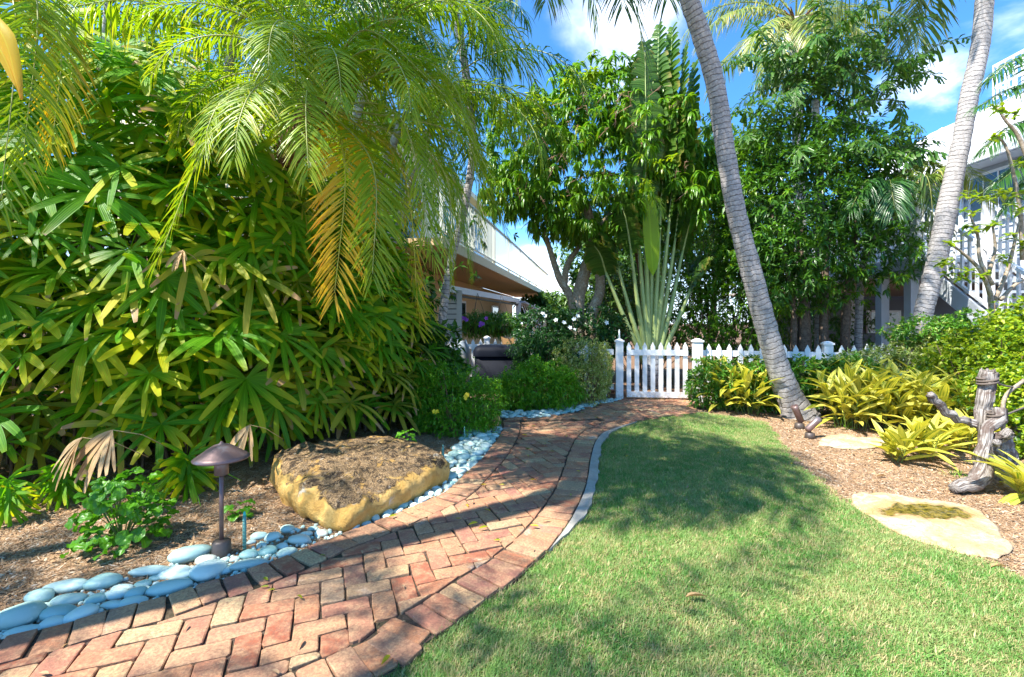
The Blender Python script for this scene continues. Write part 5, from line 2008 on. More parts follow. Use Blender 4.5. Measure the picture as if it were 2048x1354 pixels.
# ------------------------------------------------------------------ generic foliage masses
def shell_points(lobes, n, inner=0.55):
    """points in the outer shell of ellipsoid lobes [(cx,cy,cz,rx,ry,rz)], outward normals"""
    lobes = np.asarray(lobes, float)
    wgt = (lobes[:, 3] * lobes[:, 5]) + (lobes[:, 4] * lobes[:, 5])
    idx = R.choice(len(lobes), n * 2, p=wgt / wgt.sum())
    d = nrm(R.normal(0, 1, (n * 2, 3)))
    rr = inner + (1.08 - inner) * R.uniform(0, 1, (n * 2, 1)) ** 0.6
    L_ = lobes[idx]
    ph = R.uniform(0, 6.28, (len(lobes), 6))[idx]
    wav = np.sin(d[:, 0] * 5 + ph[:, 0]) * np.sin(d[:, 1] * 5 + ph[:, 1]) + np.sin(d[:, 2] * 6 + ph[:, 2]) * np.sin(d[:, 0] * 9 + ph[:, 3]) + .6 * np.sin(d[:, 1] * 14 + ph[:, 4]) * np.sin(d[:, 2] * 13 + ph[:, 5])
    rr = rr * (1 + 0.16 * wav[:, None])
    P = L_[:, :3] + d * rr * L_[:, 3:6]
    # drop points deep inside other lobes
    keep = np.ones(len(P), bool)
    for l in lobes:
        q = np.linalg.norm((P - l[:3]) / l[3:6], axis=1)
        keep &= q > inner * 0.93
    keep &= P[:, 2] > 0.02
    P, d = P[keep][:n], d[keep][:n]
    return P, d


def rand_dirs(n):
    return nrm(R.normal(0, 1, (n, 3)))


def foliage(lobes, n, L, Wd, mat, whorl=1, k=2, droop=.3, kind='lance', out=.6, up=.1, inner=.55, name='foliage', fold=.3):
    """leaf whorls spread through the shell of the lobes"""
    mb = MB()
    P, d = shell_points(lobes, n, inner)
    n = len(P)
    P = np.repeat(P, whorl, 0)
    dd = np.repeat(d, whorl, 0)
    m = len(P)
    spread = rand_dirs(m)
    D = nrm(dd * out + spread + np.array([0, 0, up]))
    N = nrm(np.array([0, 0, 1.0]) + rand_dirs(m) * .6 + dd * .3)
    LL = R.uniform(L[0], L[1], m)
    blades(mb, P, D, N, LL, R.uniform(Wd[0], Wd[1], m), k=k, droop=droop * R.uniform(.4, 1.5, m), kind=kind, fold=fold)
    return mb.mesh(name, mat), P


def woody(root, paths, mat, name='trunk', n=8, segs=16, wob=.04):
    for j, (pts, r0, r1) in enumerate(paths):
        mb = MB()
        C = smooth_path(pts, segs)
        tube(mb, C, np.linspace(r0, r1, segs), n, wob=wob)
        link(name if j == 0 else 'limb', mb.mesh(name, mat), root)


def bush(name, lobes, n, L, Wd, mat, label, cat='bush', group=None, whorl=5, stems=7, stemmat=None, **kw):
    lo = np.asarray(lobes, float)
    c = lo[:, :2].mean(0)
    e = empty(name, (c[0], c[1], 0), label, cat, group)
    me, P = foliage(lobes, n, L, Wd, mat, whorl=whorl, **kw)
    link('foliage', me, e)
    mb = MB()
    for i in range(stems):
        q = P[int(R.integers(len(P)))]
        b = c + (q[:2] - c) * .25
        mid = (q + np.array([b[0], b[1], 0])) / 2 + R.normal(0, .03, 3)
        tube(mb, [(b[0], b[1], -.01), mid, q], [.012, .009, .004], 5, cap=False)
    o = link('branches', mb.mesh('branches', stemmat or M_twig), e)
    o['kind'] = 'stuff'
    return e, P


def lobe(px, py, Y, rx, ry, rz):
    p = at(px, py, Y)
    return (p.x, p.y, p.z, rx, ry, rz)


def blossoms(root, spots, mat, r=0.02, petals=5, name='flower'):
    mb = MB()
    for p in spots:
        p = np.asarray(p, float)
        ax = nrm(np.array([R.normal(0, .3), -1, .5 + R.normal(0, .2)]))
        s1 = nrm(np.cross(ax, [0, 0, 1.0]))
        s2 = np.cross(s1, ax)
        a = np.arange(petals) / petals * 2 * pi
        D = np.cos(a)[:, None] * s1 + np.sin(a)[:, None] * s2 + ax * .3
        blades(mb, np.tile(p, (petals, 1)), D, np.tile(ax, (petals, 1)), r, r * .75, k=2, droop=.1, kind='oval', fold=.1)
    return link(name, mb.mesh(name, mat), root)


for i, (x, y_, rx, h_, lab) in enumerate(((-5.0, 4.3, .9, 1.5, 'dark shrub behind the leftmost lady palms'), (-3.6, 4.5, .9, 1.5, 'dark shrub behind the lady palms above the path light'), (-2.5, 5.2, .8, 1.3, 'dark shrub behind the date palm trunk'), (-1.7, 6.0, .7, 1.0, 'dark shrub behind the lady palms near the balcony'))):
    bush('tall_shrub', [(x, y_, h_, rx, .5, h_), (x + .4, y_ + .3, h_ * .6, rx, .5, h_ * .6)], 900, (.12, .2), (.05, .08), M_dark, lab, 'shrub', whorl=6, inner=.55)
# ------------------------------------------------------------------ mango tree
mt = at(1160, 640, 9.3)
mango = empty('mango_tree', (mt.x, 9.3, 0), 'mango tree with drooping leaf whorls and several pale trunks behind the gate shrubs', 'tree')
b0 = Vector((mt.x, 9.3, -.02))
woody(mango, [
    ([b0, at(1155, 620, 9.3), at(1168, 550, 9.3), at(1185, 490, 9.3), at(1178, 430, 9.3), at(1165, 390, 9.3)], .15, .07),
    ([b0 + Vector((.35, 0, 0)), at(1180, 650, 9.2), at(1200, 580, 9.2), at(1198, 510, 9.2), at(1215, 440, 9.2), at(1250, 390, 9.1)], .13, .05),
    ([b0 + Vector((-.05, .1, 0)), at(1145, 610, 9.4), at(1120, 560, 9.4), at(1100, 500, 9.4), at(1085, 450, 9.4)], .10, .04),
    ([at(1180, 470, 9.3), at(1140, 450, 9.2), at(1110, 425, 9.1), at(1075, 410, 9.1)], .06, .025),
    ([at(1190, 470, 9.3), at(1215, 435, 9.0), at(1250, 425, 8.9)], .055, .025),
    ([at(1128, 575, 9.4), at(1135, 530, 9.4), at(1160, 490, 9.5)], .07, .05)], M_mangobark, n=12, segs=30, wob=.03)
ml = [lobe(1190, 340, 9.3, 1.8, 1.5, 1.2), lobe(1060, 300, 9.2, .95, 1.0, .95), lobe(1160, 230, 9.3, .85, .9, .95), lobe(1300, 290, 9.1, 1.0, 1.0, 1.0), lobe(1340, 400, 9.0, .75, .9, .8),
      lobe(1200, 410, 8.6, .8, .8, .5), lobe(1110, 400, 9.0, .55, .8, .55), lobe(1240, 200, 9.4, .8, .8, .8), lobe(1170, 430, 9.2, .9, .8, .5), lobe(1010, 380, 9.0, .45, .6, .5), lobe(1390, 350, 9.2, .45, .7, .7)]
P, d = shell_points(ml, 1450, .55)
mb = MB()
for rep, (cnt, dr) in enumerate(((14, .8),)):
    n = len(P)
    Pw = np.repeat(P, cnt, 0) + R.normal(0, .015, (n * cnt, 3))
    az = R.uniform(0, 6.28, n * cnt)
    el = np.radians(R.uniform(-35, 35, n * cnt))
    D = np.c_[np.cos(az) * np.cos(el), np.sin(az) * np.cos(el), np.sin(el)] + np.repeat(d, cnt, 0) * .35
    blades(mb, Pw, D, np.tile([0, 0, 1.0], (n * cnt, 1)), R.uniform(.15, .25, n * cnt), R.uniform(.035, .052, n * cnt), k=4, droop=R.uniform(.5, 1.5, n * cnt), fold=.3)
link('crown', mb.mesh('crown', M_mango), mango)
# young shoots on the upper left and top
ns = [at(1010 + R.uniform(-15, 80), 190 + R.uniform(0, 60), 8.2) for _ in range(20)] + [at(1150 + R.uniform(-30, 50), 135 + R.uniform(0, 70), 8.5) for _ in range(18)] + [at(1330 + R.uniform(-40, 40), 320 + R.uniform(-20, 60), 8.2) for _ in range(8)]
P = np.array([tuple(p) for p in ns])
cnt = 12
Pw = np.repeat(P, cnt, 0)
az = R.uniform(0, 6.28, len(Pw))
el = np.radians(R.uniform(-20, 50, len(Pw)))
D = np.c_[np.cos(az) * np.cos(el), np.sin(az) * np.cos(el), np.sin(el)]
mb = MB()
blades(mb, Pw, D, np.tile([0, 0, 1.0], (len(Pw), 1)), R.uniform(.14, .24, len(Pw)), R.uniform(.03, .045, len(Pw)), k=4, droop=R.uniform(.4, 1.2, len(Pw)))
link('young_leaves', mb.mesh('young_leaves', M_mango_new), mango)['label'] = 'fresh yellow green shoots on the crown edge'
mb = MB()
for i in range(46):
    p = at(1020 + R.uniform(0, 380), 190 + R.uniform(0, 230), 7.7 + R.uniform(0, .6))
    d = Vector((R.normal(0, .6), -.3, R.uniform(.1, 1))).normalized()
    tube(mb, [p, p + d * .12, p + d * .26 + Vector((0, 0, -.02))], [.006, .005, .003], 4)
    for _ in range(5):
        q = p + d * R.uniform(.08, .25)
        f = Vector(tuple(R.normal(0, 1, 3))).normalized() * .07
        tube(mb, [q, q + f], [.004, .002], 3)
link('flower_stalks', mb.mesh('flower_stalks', M_pink), mango)['kind'] = 'stuff'

# ------------------------------------------------------------------ traveller's palm
tp0 = at(1303, 710, 8.5)
trav = empty('travellers_palm', (tp0.x, 8.5, 0), "traveller's palm fanning tall pale stalks behind the gate", 'palm tree')
mb = MB()
tube(mb, [(tp0.x, 8.5, -.02), (tp0.x, 8.5, .35), (tp0.x, 8.5, .62)], [.20, .17, .14], 14)
link('trunk', mb.mesh('trunk', M_palmbark), trav)
ends = [(1212, 545, 8.4), (1235, 530, 8.5), (1262, 500, 8.3), (1275, 440, 8.5), (1290, 420, 8.4), (1305, 400, 8.6), (1322, 410, 8.5), (1340, 430, 8.4), (1352, 470, 8.5), (1366, 500, 8.6), (1383, 575, 8.5)]
tips = [(1188, 490, 8.2), (1212, 470, 8.6), (1240, 400, 8.2), (1262, 130, 8.6), (1290, 90, 8.4), (1318, 55, 8.7), (1345, 60, 8.6), (1372, 95, 8.4), (1390, 130, 8.6), (1385, 420, 8.5), (1400, 520, 8.5)]
for i, (en, ti) in enumerate(zip(ends, tips)):
    fan = (i - 5) / 5
    s0 = Vector((tp0.x + fan * .12, 8.5 + .02 * i % .06, .45 + .1 * (1 - abs(fan))))
    e_ = at(*en)
    mb = MB()
    C = smooth_path([s0, s0.lerp(e_, .5) + Vector((fan * .04, 0, .05)), e_], 10)
    tube(mb, C, np.linspace(.060, .022, 10), 7)
    st_ = link('leaf_stalk', mb.mesh('leaf_stalk', M_petiole), trav)
    me = rachis_frond([e_, e_.lerp(at(*ti), .5) + Vector((0, -.05, .06)), at(*ti)], .36, .15, 26 if i not in (3, 4, 5, 6, 7, 8) else 36, ang=72, drp=.3, vup=.02, start=.0, rad=.022, kind='one', mats=(M_trav, M_petiole), k=3, jit=.05, taper=.5, messy=.03)
    lf = link('leaf', me, trav)
C = smooth_path([at(1307, 560, 8.25), at(1300, 480, 8.2), at(1298, 400, 8.2)], 2)
mb = MB()
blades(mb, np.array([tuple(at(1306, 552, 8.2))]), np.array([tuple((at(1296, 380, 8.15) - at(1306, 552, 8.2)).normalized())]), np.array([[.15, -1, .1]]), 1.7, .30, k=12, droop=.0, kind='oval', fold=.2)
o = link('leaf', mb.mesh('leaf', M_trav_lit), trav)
o['label'] = 'undivided leaf coloured lime green to look backlit by the sun'
sp = empty('slender_palm', (at(1310, 700, 8.9).x, 8.9, 0), "thin brown palm trunk leaning beside the traveller's palm stalks", 'palm tree')
palm_trunk(sp, [Vector((at(1312, 700, 8.9).x, 8.9, 0)), at(1302, 660, 8.9), at(1285, 560, 8.9), at(1270, 480, 8.9), at(1262, 430, 8.9)], [.075, .07, .06, .055, .05], M_fiber, wob=.08)
for i in range(7):
    link('frond', avar[i % 4], sp, at(1262, 430, 8.9), (0, 0, i * 2.4), .7)

# ------------------------------------------------------------------ dark tree at the right with fishtail palm
dt = empty('dense_tree', (at(1620, 690, 8.4).x, 8.4, 0), 'dense dark green tree with several trunks between the two grey palms', 'tree')
woody(dt, [([Vector((at(x, 700, 8.3).x, 8.3, -.02)), at(x, 600, 8.3), at(x + dx, 420, 8.5)], r, .04) for x, dx, r in ((1608, -10, .13), (1648, 10, .09), (1693, 25, .09), (1585, -40, .06))], M_dkbark, n=10)
dl = [lobe(1590, 430, 8.4, 1.25, 1.1, 1.15), lobe(1660, 500, 8.2, 1.2, 1.0, .85), lobe(1560, 530, 8.2, .8, .9, .75), lobe(1715, 440, 8.4, .5, .8, .6), lobe(1640, 350, 8.5, 1.3, 1.1, 1.0), lobe(1500, 420, 8.9, .6, .9, 1.1)]
me, P = foliage(dl, 3300, (.09, .16), (.03, .045), M_dark, whorl=7, k=2, droop=.3, inner=.5, name='crown')
link('crown', me, dt)
me, P = foliage(dl[:4], 520, (.08, .13), (.03, .04), M_shrub, whorl=8, k=2, droop=.3, inner=.97, name='young_leaves')
link('young_leaves', me, dt)
ft = empty('fishtail_palm', (at(1640, 690, 8.8).x, 8.8, 0), 'fishtail palm with ragged wedge leaflets topping the dark tree', 'palm tree')
palm_trunk(ft, [Vector((at(1640, 690, 8.8).x, 8.8, 0)), at(1640, 400, 8.8), at(1630, 200, 8.8)], [.10, .08, .06], M_palmbark)
ff = []
for el, sg, L in ((1.1, 1.5, 1.7), (.7, 1.5, 1.7), (.3, 1.2, 1.5)):
    ff.append(rachis_frond(arch(L, el, sg, twist=.3), .30, .11, 34, ang=55, drp=.7, vup=.2, rad=.014, kind='fish', mats=(M_fish, M_stem), k=2, messy=.5, taper=.8))
for (x, y, Y, n) in ((1620, 170, 8.6, 12), (1700, 150, 8.5, 11), (1560, 150, 8.8, 7), (1650, 110, 8.6, 8), (1770, 200, 8.4, 8), (1560, 260, 8.6, 9), (1740, 330, 8.3, 10), (1660, 330, 8.2, 10), (1500, 300, 8.7, 6), (1780, 300, 8.4, 4)):
    for i in range(n):
        link('frond', ff[i % 3], ft, at(x, y, Y), (float(R.normal(0, .2)), float(R.normal(0, .2)), i * 2.4 + x), float(R.uniform(.6, .85)))
pf(ft, (1760, 200, 8.3), (1790, 130, 8.2), (1830, 170, 8.1), ll=.28, lw=.10, n=26, kind='fish', mats=(M_fish, M_stem), messy=.4, k=2)
pf(ft, (1740, 330, 8.2), (1830, 290, 8.1), (1875, 350, 8.0), ll=.28, lw=.10, n=26, kind='fish', mats=(M_fish, M_stem), messy=.4, k=2)

# small leaved tall shrubs left of the dark tree
bush('tall_shrub', [lobe(1420, 480, 9.4, .75, .7, 1.3), lobe(1440, 330, 9.6, .6, .7, 1.0), lobe(1470, 600, 9.0, .9, .7, 1.1), lobe(1400, 620, 8.9, .55, .6, .9)], 2600, (.07, .13), (.025, .04), M_shrub,
     "tall small leaved shrub between the traveller's palm and leaning palm", 'shrub', whorl=6, stems=24, inner=.5)
bush('tall_shrub', [lobe(1240, 600, 10.5, .8, .6, 1.0), lobe(1330, 600, 10.6, 1.0, .6, 1.2)], 1300, (.08, .14), (.03, .045), M_dark, "dark shrub mass behind the traveller's palm stalks", 'shrub', whorl=6, stems=14)
bush('tall_shrub', [lobe(1540, 640, 9.6, 1.3, .7, 1.1), lobe(1660, 660, 9.8, 1.0, .6, .8)], 1300, (.08, .14), (.03, .045), M_dark, 'low dark shrub under the dense tree trunks', 'shrub', whorl=6, stems=14)

# ------------------------------------------------------------------ far trees
for (x, y, Y, rx, rz_, m, lab) in ((1240, 580, 17, 1.5, 1.3, M_far, 'sunlit far tree glimpsed between the mango trunks'), (1250, 520, 19, 2.6, 3.2, M_far, 'far green tree behind the mango tree'),
                                   (1420, 420, 20, 3.6, 4.5, M_far, 'tall far tree behind the leaning coconut palm'), (1620, 520, 21, 4.5, 3.4, M_dark, 'far dark tree behind the dense tree'),
                                   (1110, 615, 22, 1.6, 1.0, M_far, 'low far tree right of the balcony end'), (700, 350, 9.5, 3.2, 3.4, M_dark, 'dark tree hidden behind the areca palms'),
                                   (250, 330, 7.5, 3.4, 3.0, M_dark, 'dark tree filling the space behind the lady palms'), (-150, 330, 6.0, 2.2, 3.0, M_dark, 'dark tree beyond the left edge')):
    p = at(x, y, Y)
    e = empty('far_tree', (p.x, Y, 0), lab, 'tree')
    woody(e, [([Vector((p.x, Y, 0)), Vector((p.x + .2, Y, p.z * .5)), Vector((p.x, Y, p.z))], .16, .06)], M_dkbark)
    lo = [(p.x + R.uniform(-.5, .5) * rx, Y + R.uniform(-.3, .3) * rx, p.z + R.uniform(-.5, .5) * rz_, rx * .6, rx * .5, rz_ * .5) for _ in range(7)]
    s_ = Y / 9
    me, P = foliage(lo, int(1500), (.10 * s_, .17 * s_), (.04 * s_, .06 * s_), m, whorl=6, k=2, name='crown', inner=.4)
    link('crown', me, e)
    mbr = MB()

# ------------------------------------------------------------------ shrubs around the gate, left side
fb_, P = bush('flowering_bush', [lobe(900, 800, 5.3, .48, .42, .38), lobe(955, 810, 5.2, .26, .3, .30), lobe(860, 790, 5.3, .28, .3, .36), lobe(920, 840, 5.1, .40, .3, .24)], 2600, (.035, .06), (.011, .018), M_bush,
              'bright green bush with yellow flowers beside the small rock', whorl=6, inner=.6, stems=20)
blossoms(fb_, [at(932 + R.uniform(-7, 7), 792 + R.uniform(-6, 6), 4.86) for _ in range(7)] + [at(871 + R.uniform(-4, 4), 824 + R.uniform(-4, 4), 4.85) for _ in range(5)], M_yellow, .022)
bush('green_shrub', [lobe(1075, 770, 6.6, .42, .4, .34), lobe(1035, 780, 6.5, .3, .3, .28), lobe(1120, 780, 6.6, .3, .35, .30)], 2300, (.04, .07), (.012, .02), M_bush, 'mid green fine leaved shrub behind the far pebbles', whorl=6, inner=.6, stems=16)
bush('variegated_shrub', [lobe(1175, 765, 6.9, .30, .4, .36), lobe(1160, 710, 7.1, .36, .35, .28), lobe(1205, 740, 7.0, .12, .3, .38)], 2200, (.03, .055), (.010, .018), M_vari, 'variegated pale green shrub against the left gate post', whorl=6, inner=.6, stems=16)
gb, P = bush('gardenia_bush', [lobe(1090, 660, 8.3, .55, .5, .42), lobe(1170, 665, 8.3, .55, .5, .42), lobe(1225, 670, 8.2, .25, .4, .36), lobe(1060, 720, 8.1, .3, .4, .4), lobe(1120, 720, 7.8, .6, .5, .45)], 1900, (.06, .10), (.03, .045), M_gard,
             'dark glossy gardenia bush dotted with white flowers under the mango', whorl=6, inner=.6, kind='oval', stems=16)
blossoms(gb, [at(1085, 627, 7.8), at(1090, 632, 7.8), at(1064, 666, 7.8), at(1148, 638, 7.8), at(1155, 632, 7.8), at(1112, 640, 7.8), at(1213, 645, 7.8), at(1150, 660, 7.8), at(1140, 655, 7.8), at(1128, 645, 7.8)], M_whitefl, .045)
bush('dark_hedge', [lobe(1060, 700, 7.6, .35, .35, .30), lobe(1110, 705, 7.5, .4, .3, .30)], 900, (.04, .07), (.012, .02), M_gard, 'dark clipped shrub right of the black spa box', whorl=6, inner=.6)


def strappy(name, p, n, L, Wd, mat, label, cat='plant', group=None, el=(30, 80), kind='lance', drp=.5, k=5):
    e = empty(name, p, label, cat, group)
    for v in range(4):
        pass
    ms = []
    for v in range(4):
        mb = MB()
        blades(mb, np.zeros((1, 3)), np.array([[1, 0, .0]]), np.array([[0, 0, 1.0]]), L * (0.85 + .1 * v), Wd, k=k, droop=0.0, kind=kind, fold=.3)
        ms.append(mb.mesh('leaf', mat))
    for i in range(n):
        link('leaf', ms[i % 4], e, tuple(Vector(p) + Vector((R.normal(0, .04), R.normal(0, .04), .01))), (0, -math.radians(R.uniform(*el)), i * 2.4))
    return e


strappy('strap_plant', g(905, 800) * 1.0, 12, .55, .05, M_bush, 'strap leaved plant behind the yellow flowered bush', el=(45, 85))
strappy('strap_plant', g(1005, 815), 14, .5, .05, M_bush, 'strap leaved plant between bush and black spa box', el=(45, 85))
sprout = []


def fansprout(x, y, label, s=.8):
    p = g(x, y)
    e = empty('palm_seedling', p, label, 'plant')
    for i in range(6):
        me = fans[i]
        link('leaf', me, e, (p.x, p.y, .12 + .03 * i), (0, .3, i * 2.4), .42 * s)
    return e


fansprout(375, 990, 'young lady palm seedling right of the round leaved shrub', 1.6)
fansprout(128, 1010, 'young lady palm seedling in mulch left of the round leaved shrub', 1.1)
fansprout(15, 1050, 'small green seedling at the far left edge of the mulch', 1.0)

# round-leaved shrub in the mulch
rs = g(245, 1090)
rsh = empty('round_leaved_shrub', rs, 'small bright green shrub with crinkled round leaves in the mulch', 'shrub')
ms = []
for v in range(4):
    mb = MB()
    nn = 14
    th = np.arange(nn) / nn * 2 * pi
    rad = 1 + .12 * np.cos(th) + .05 * np.cos(9 * th)
    V = [(0, 0, 0)]
    Uv = [(.5, .5)]
    for f in (.5, 1.0):
        for q in range(nn):
            r_ = .036 * f * rad[q] * (1 + .06 * v)
            V.append((.04 + r_ * math.cos(th[q]), r_ * math.sin(th[q]), .008 * math.sin(5 * th[q] + v) * f + .02 * (f * abs(math.sin(th[q]))) - .012 * f * f))
            Uv.append((.5 + .5 * f * math.sin(th[q]), .5 + .4 * f * math.cos(th[q])))
    V[0] = (.04, 0, -.002)
    T = [(0, 1 + q, 1 + (q + 1) % nn) for q in range(nn)]
    Q = [(1 + q, 1 + nn + q, 1 + nn + (q + 1) % nn, 1 + (q + 1) % nn) for q in range(nn)]
    mb.add(V, Q, T, Uv)
    ms.append(mb.mesh('leaf', M_hib))
mb = MB()
for i in range(170):
    a = i * 2.4
    h = .04 + .34 * R.uniform()
    r_ = .19 * math.sqrt((i + 1) / 170) * math.sqrt(max(.1, 1 - (h / .40) ** 2)) + .02
    p = rs + Vector((math.cos(a) * r_ * 1.1, math.sin(a) * r_, h))
    link('leaf', ms[i % 4], rsh, tuple(p), (float(R.normal(0, .5)), float(R.uniform(-.2, 1.3)), a + float(R.normal(0, .8))), float(R.uniform(.5, .95)))
    if i % 5 == 0:
        tube(mb, [tuple(rs), tuple(rs.lerp(p, .6) + Vector((0, 0, .02))), tuple(p)], [.004, .003, .002], 4, cap=False)
o = link('stems', mb.mesh('stems', M_stem), rsh)
o['kind'] = 'stuff'
p = g(478, 1035)
e = empty('round_leaved_shrub', p, 'tiny round leaved sprout just behind the green stake', 'shrub')
for i in range(9):
    link('leaf', ms[i % 4], e, (p.x + .03 * math.cos(i * 2.4), p.y + .03 * math.sin(i * 2.4), .02 + .01 * i), (0, .3, i * 2.4), .8)
p = g(812, 930)
e = empty('round_leaved_shrub', p, 'tiny round leaved sprout at the back of the boulder', 'shrub')
for i in range(9):
    link('leaf', ms[i % 4], e, (p.x + .03 * math.cos(i * 2.4), p.y + .03 * math.sin(i * 2.4), .22 + .01 * i), (0, .3, i * 2.4), .8)
p = g(850, 860)
e = empty('dark_leaved_plant', p, 'dark broad leaved plant at the foot of the flowering bush', 'plant')
for i in range(26):
    link('leaf', ms[i % 4], e, (p.x + .16 * math.cos(i * 2.4) * (i / 26), p.y + .12 * math.sin(i * 2.4), .08 + .012 * i), (float(R.normal(0, .3)), .6, i * 2.4), 1.5)

# ------------------------------------------------------------------ hanging baskets under the porch
for bi, (x, y, Y, n, lab) in enumerate(((955, 655, 10.3, 60, 'hanging fern basket with purple orchids left under the porch'), (1003, 655, 10.5, 60, 'hanging fern basket right of the orchid basket'))):
    c = at(x, y, Y)
    e = empty('hanging_basket', c, lab, 'plant basket', 'hanging baskets under the porch')
    mb = MB()
    tube(mb, [c + Vector((0, 0, -.14)), c + Vector((0, 0, -.11)), c + Vector((0, 0, -.04)), c + Vector((0, 0, .04))], [.05, .16, .24, .26], 14)
    link('basket', mb.mesh('basket', M_moss), e)
    mb = MB()
    for i in range(3):
        a = i * 2.1
        tube(mb, [c + Vector((.24 * math.cos(a), .24 * math.sin(a), .04)), c + Vector((0, 0, .75))], [.004, .004], 4)
    link('hanger', mb.mesh('hanger', M_dkmetal), e)
    me, P = foliage([(c.x, c.y, c.z + .1, .42, .34, .24)], 420, (.08, .16), (.015, .03), M_shrub, whorl=4, droop=.9, k=3)
    link('foliage', me, e)
    if bi == 0:
        blossoms(e, [at(930, 637, 9.8), at(933, 640, 9.8), at(926, 636, 9.8), at(962, 646, 9.8), at(966, 648, 9.8), at(961, 651, 9.8), at(912, 668, 9.8), at(909, 665, 9.8), at(914, 671, 9.8), at(973, 636, 9.8)], M_purple, .055)
dk = at(1017, 680, 8.95)
mb = MB()
o2 = [(-.11, -.10), (.02, -.13), (.10, -.06), (.13, .12), (.09, .05), (.04, .02), (-.06, .03), (-.15, .07), (-.13, -.02)]
V = [(dk.x + x, dk.y, dk.z + z) for x, z in o2] + [(dk.x + x, dk.y + .012, dk.z + z) for x, z in o2]
n = len(o2)
me = pyd('bird_plaque', V, [tuple(range(n)), tuple(range(2 * n - 1, n - 1, -1))] + [(i, i + n, (i + 1) % n + n, (i + 1) % n) for i in range(n)], M_rust)
prop(link('bird_plaque', me), 'rusty bird shaped plaque on the fence by the porch post', 'ornament')

# ------------------------------------------------------------------ right bed: variegated ginger
gm = []
for v in range(6):
    mb = MB()
    blades(mb, np.zeros((1, 3)), np.array([[1, 0, 0.0]]), np.array([[0, 0, 1.0]]), .30 + .03 * v, .062 + .005 * v, k=6, droop=[.1, .3, .5, .2, .4, .6][v], kind='lance', fold=.35)
    gm.append(mb.mesh('leaf', M_ging))


def ginger(x, y, stems, h, label, spread=.14, s=1.0):
    p = g(x, y)
    e = empty('variegated_ginger', p, label, 'plant', 'yellow striped ginger plants in the right bed')
    mb = MB()
    for k in range(stems):
        a = k * 2.4
        r_ = spread * math.sqrt(k / stems)
        b = p + Vector((r_ * math.cos(a), r_ * math.sin(a), 0))
        lean = Vector((math.cos(a) * .28 + R.normal(0, .1), math.sin(a) * .28 + R.normal(0, .1), 1)).normalized()
        hh = h * R.uniform(.75, 1.1)
        tube(mb, [tuple(b), tuple(b + lean * hh)], [.006, .004], 4, cap=False)
        for j in range(8):
            f = .22 + .78 * j / 7
            az = (0 if j % 2 else pi) + k * 1.1 + R.normal(0, .35)
            el = math.radians(R.uniform(5, 35) + 40 * f)
            link('leaf', gm[int(R.integers(6))], e, tuple(b + lean * hh * f), (float(R.normal(0, .3)), -el, az), s * float(R.uniform(.8, 1.1)) * (1.0 if j < 7 else .8))
    o = link('stems', mb.mesh('stems', M_stem), e)
    o['kind'] = 'stuff'
    return e


for a in ((1455, 822, 12, .50, 'striped ginger clump at the left end, close to the gate post'), (1498, 828, 12, .52, 'striped ginger clump left of the leaning palm foot'),
          (1512, 808, 6, .40, 'striped ginger clump touching the leaning palm base'), (1688, 846, 9, .52, 'striped ginger clump right of the leaning palm base'),
          (1705, 858, 12, .52, 'striped ginger clump behind the pale flagstone'), (1768, 862, 12, .55, 'striped ginger clump around the green riser pipe'),
          (1825, 868, 12, .52, 'striped ginger clump behind the two low gingers'), (1885, 876, 9, .46, 'striped ginger clump left of the driftwood arm'),
          (1735, 836, 10, .55, 'striped ginger clump in the back row under the hedge'), (1672, 812, 6, .5, 'striped ginger clump behind the leaning trunk')):
    ginger(*a)
ginger(1730, 826, 9, .55, 'striped ginger clump in the back row right of the leaning trunk')
ginger(1800, 840, 9, .55, 'striped ginger clump in the back row behind the riser pipe')
ginger(1795, 925, 4, .16, 'low striped ginger in open mulch right of pale flagstone', .05, .8)
ginger(1855, 920, 5, .2, 'low striped ginger between the open mulch and driftwood', .06, .85)
ginger(1925, 905, 6, .22, 'low striped ginger at the foot of the driftwood arm', .08, .85)
ginger(2060, 1000, 3, .10, 'low striped ginger leaf clump at the right edge', .05, 1.0)

# green hedge in front of the right fence
hl = [lobe(1420 + i * 48, 752 + (i % 2) * 5, 6.45 - i * .11, .27, .22, .23) for i in range(7)]
hl += [lobe(1420 + i * 60, 780, 6.5 - i * .12, .3, .22, .25) for i in range(5)]
bush('schefflera_hedge', hl, 2300, (.055, .09), (.018, .028), M_arbo, 'green glossy hedge in front of the right picket fence', 'hedge', whorl=7, inner=.65, kind='oval', stems=30, up=.3)
bush('golden_hedge', [lobe(1760, 730, 6.3, .42, .22, .24), lobe(1700, 735, 6.4, .32, .22, .2), lobe(1830, 722, 6.2, .40, .25, .26), lobe(1890, 705, 6.1, .35, .3, .3)], 1700, (.05, .08), (.015, .025), M_vari, 'yellow green variegated hedge between green hedge and lime hedge', 'hedge', whorl=6, inner=.65, stems=16)
ll_ = []
for (x, y, Y, r_) in ((1880, 745, 5.3, .26), (1920, 715, 5.2, .28), (1960, 745, 5.0, .30), (1985, 690, 5.1, .26), (2030, 660, 4.9, .25), (2020, 720, 4.7, .32), (2070, 700, 4.6, .34), (1950, 800, 4.8, .25), (2010, 790, 4.5, .28),
                      (2060, 780, 4.3, .30), (2065, 860, 4.2, .28), (1895, 790, 5.1, .22), (2100, 640, 4.8, .3), (1855, 770, 5.5, .2), (2040, 615, 5.0, .18), (1945, 672, 5.3, .18), (2075, 920, 4.1, .2)):
    ll_.append(lobe(x + R.normal(0, 6), y + R.normal(0, 6), Y + .35 * (x < 1990), r_ * 1.1, r_, r_ * .95))
bush('lime_hedge', ll_, 4600, (.035, .065), (.022, .040), M_lime,
     'lime yellow hedge filling the right edge behind the driftwood', 'hedge', whorl=5, inner=.45, kind='oval', stems=90, up=.3)
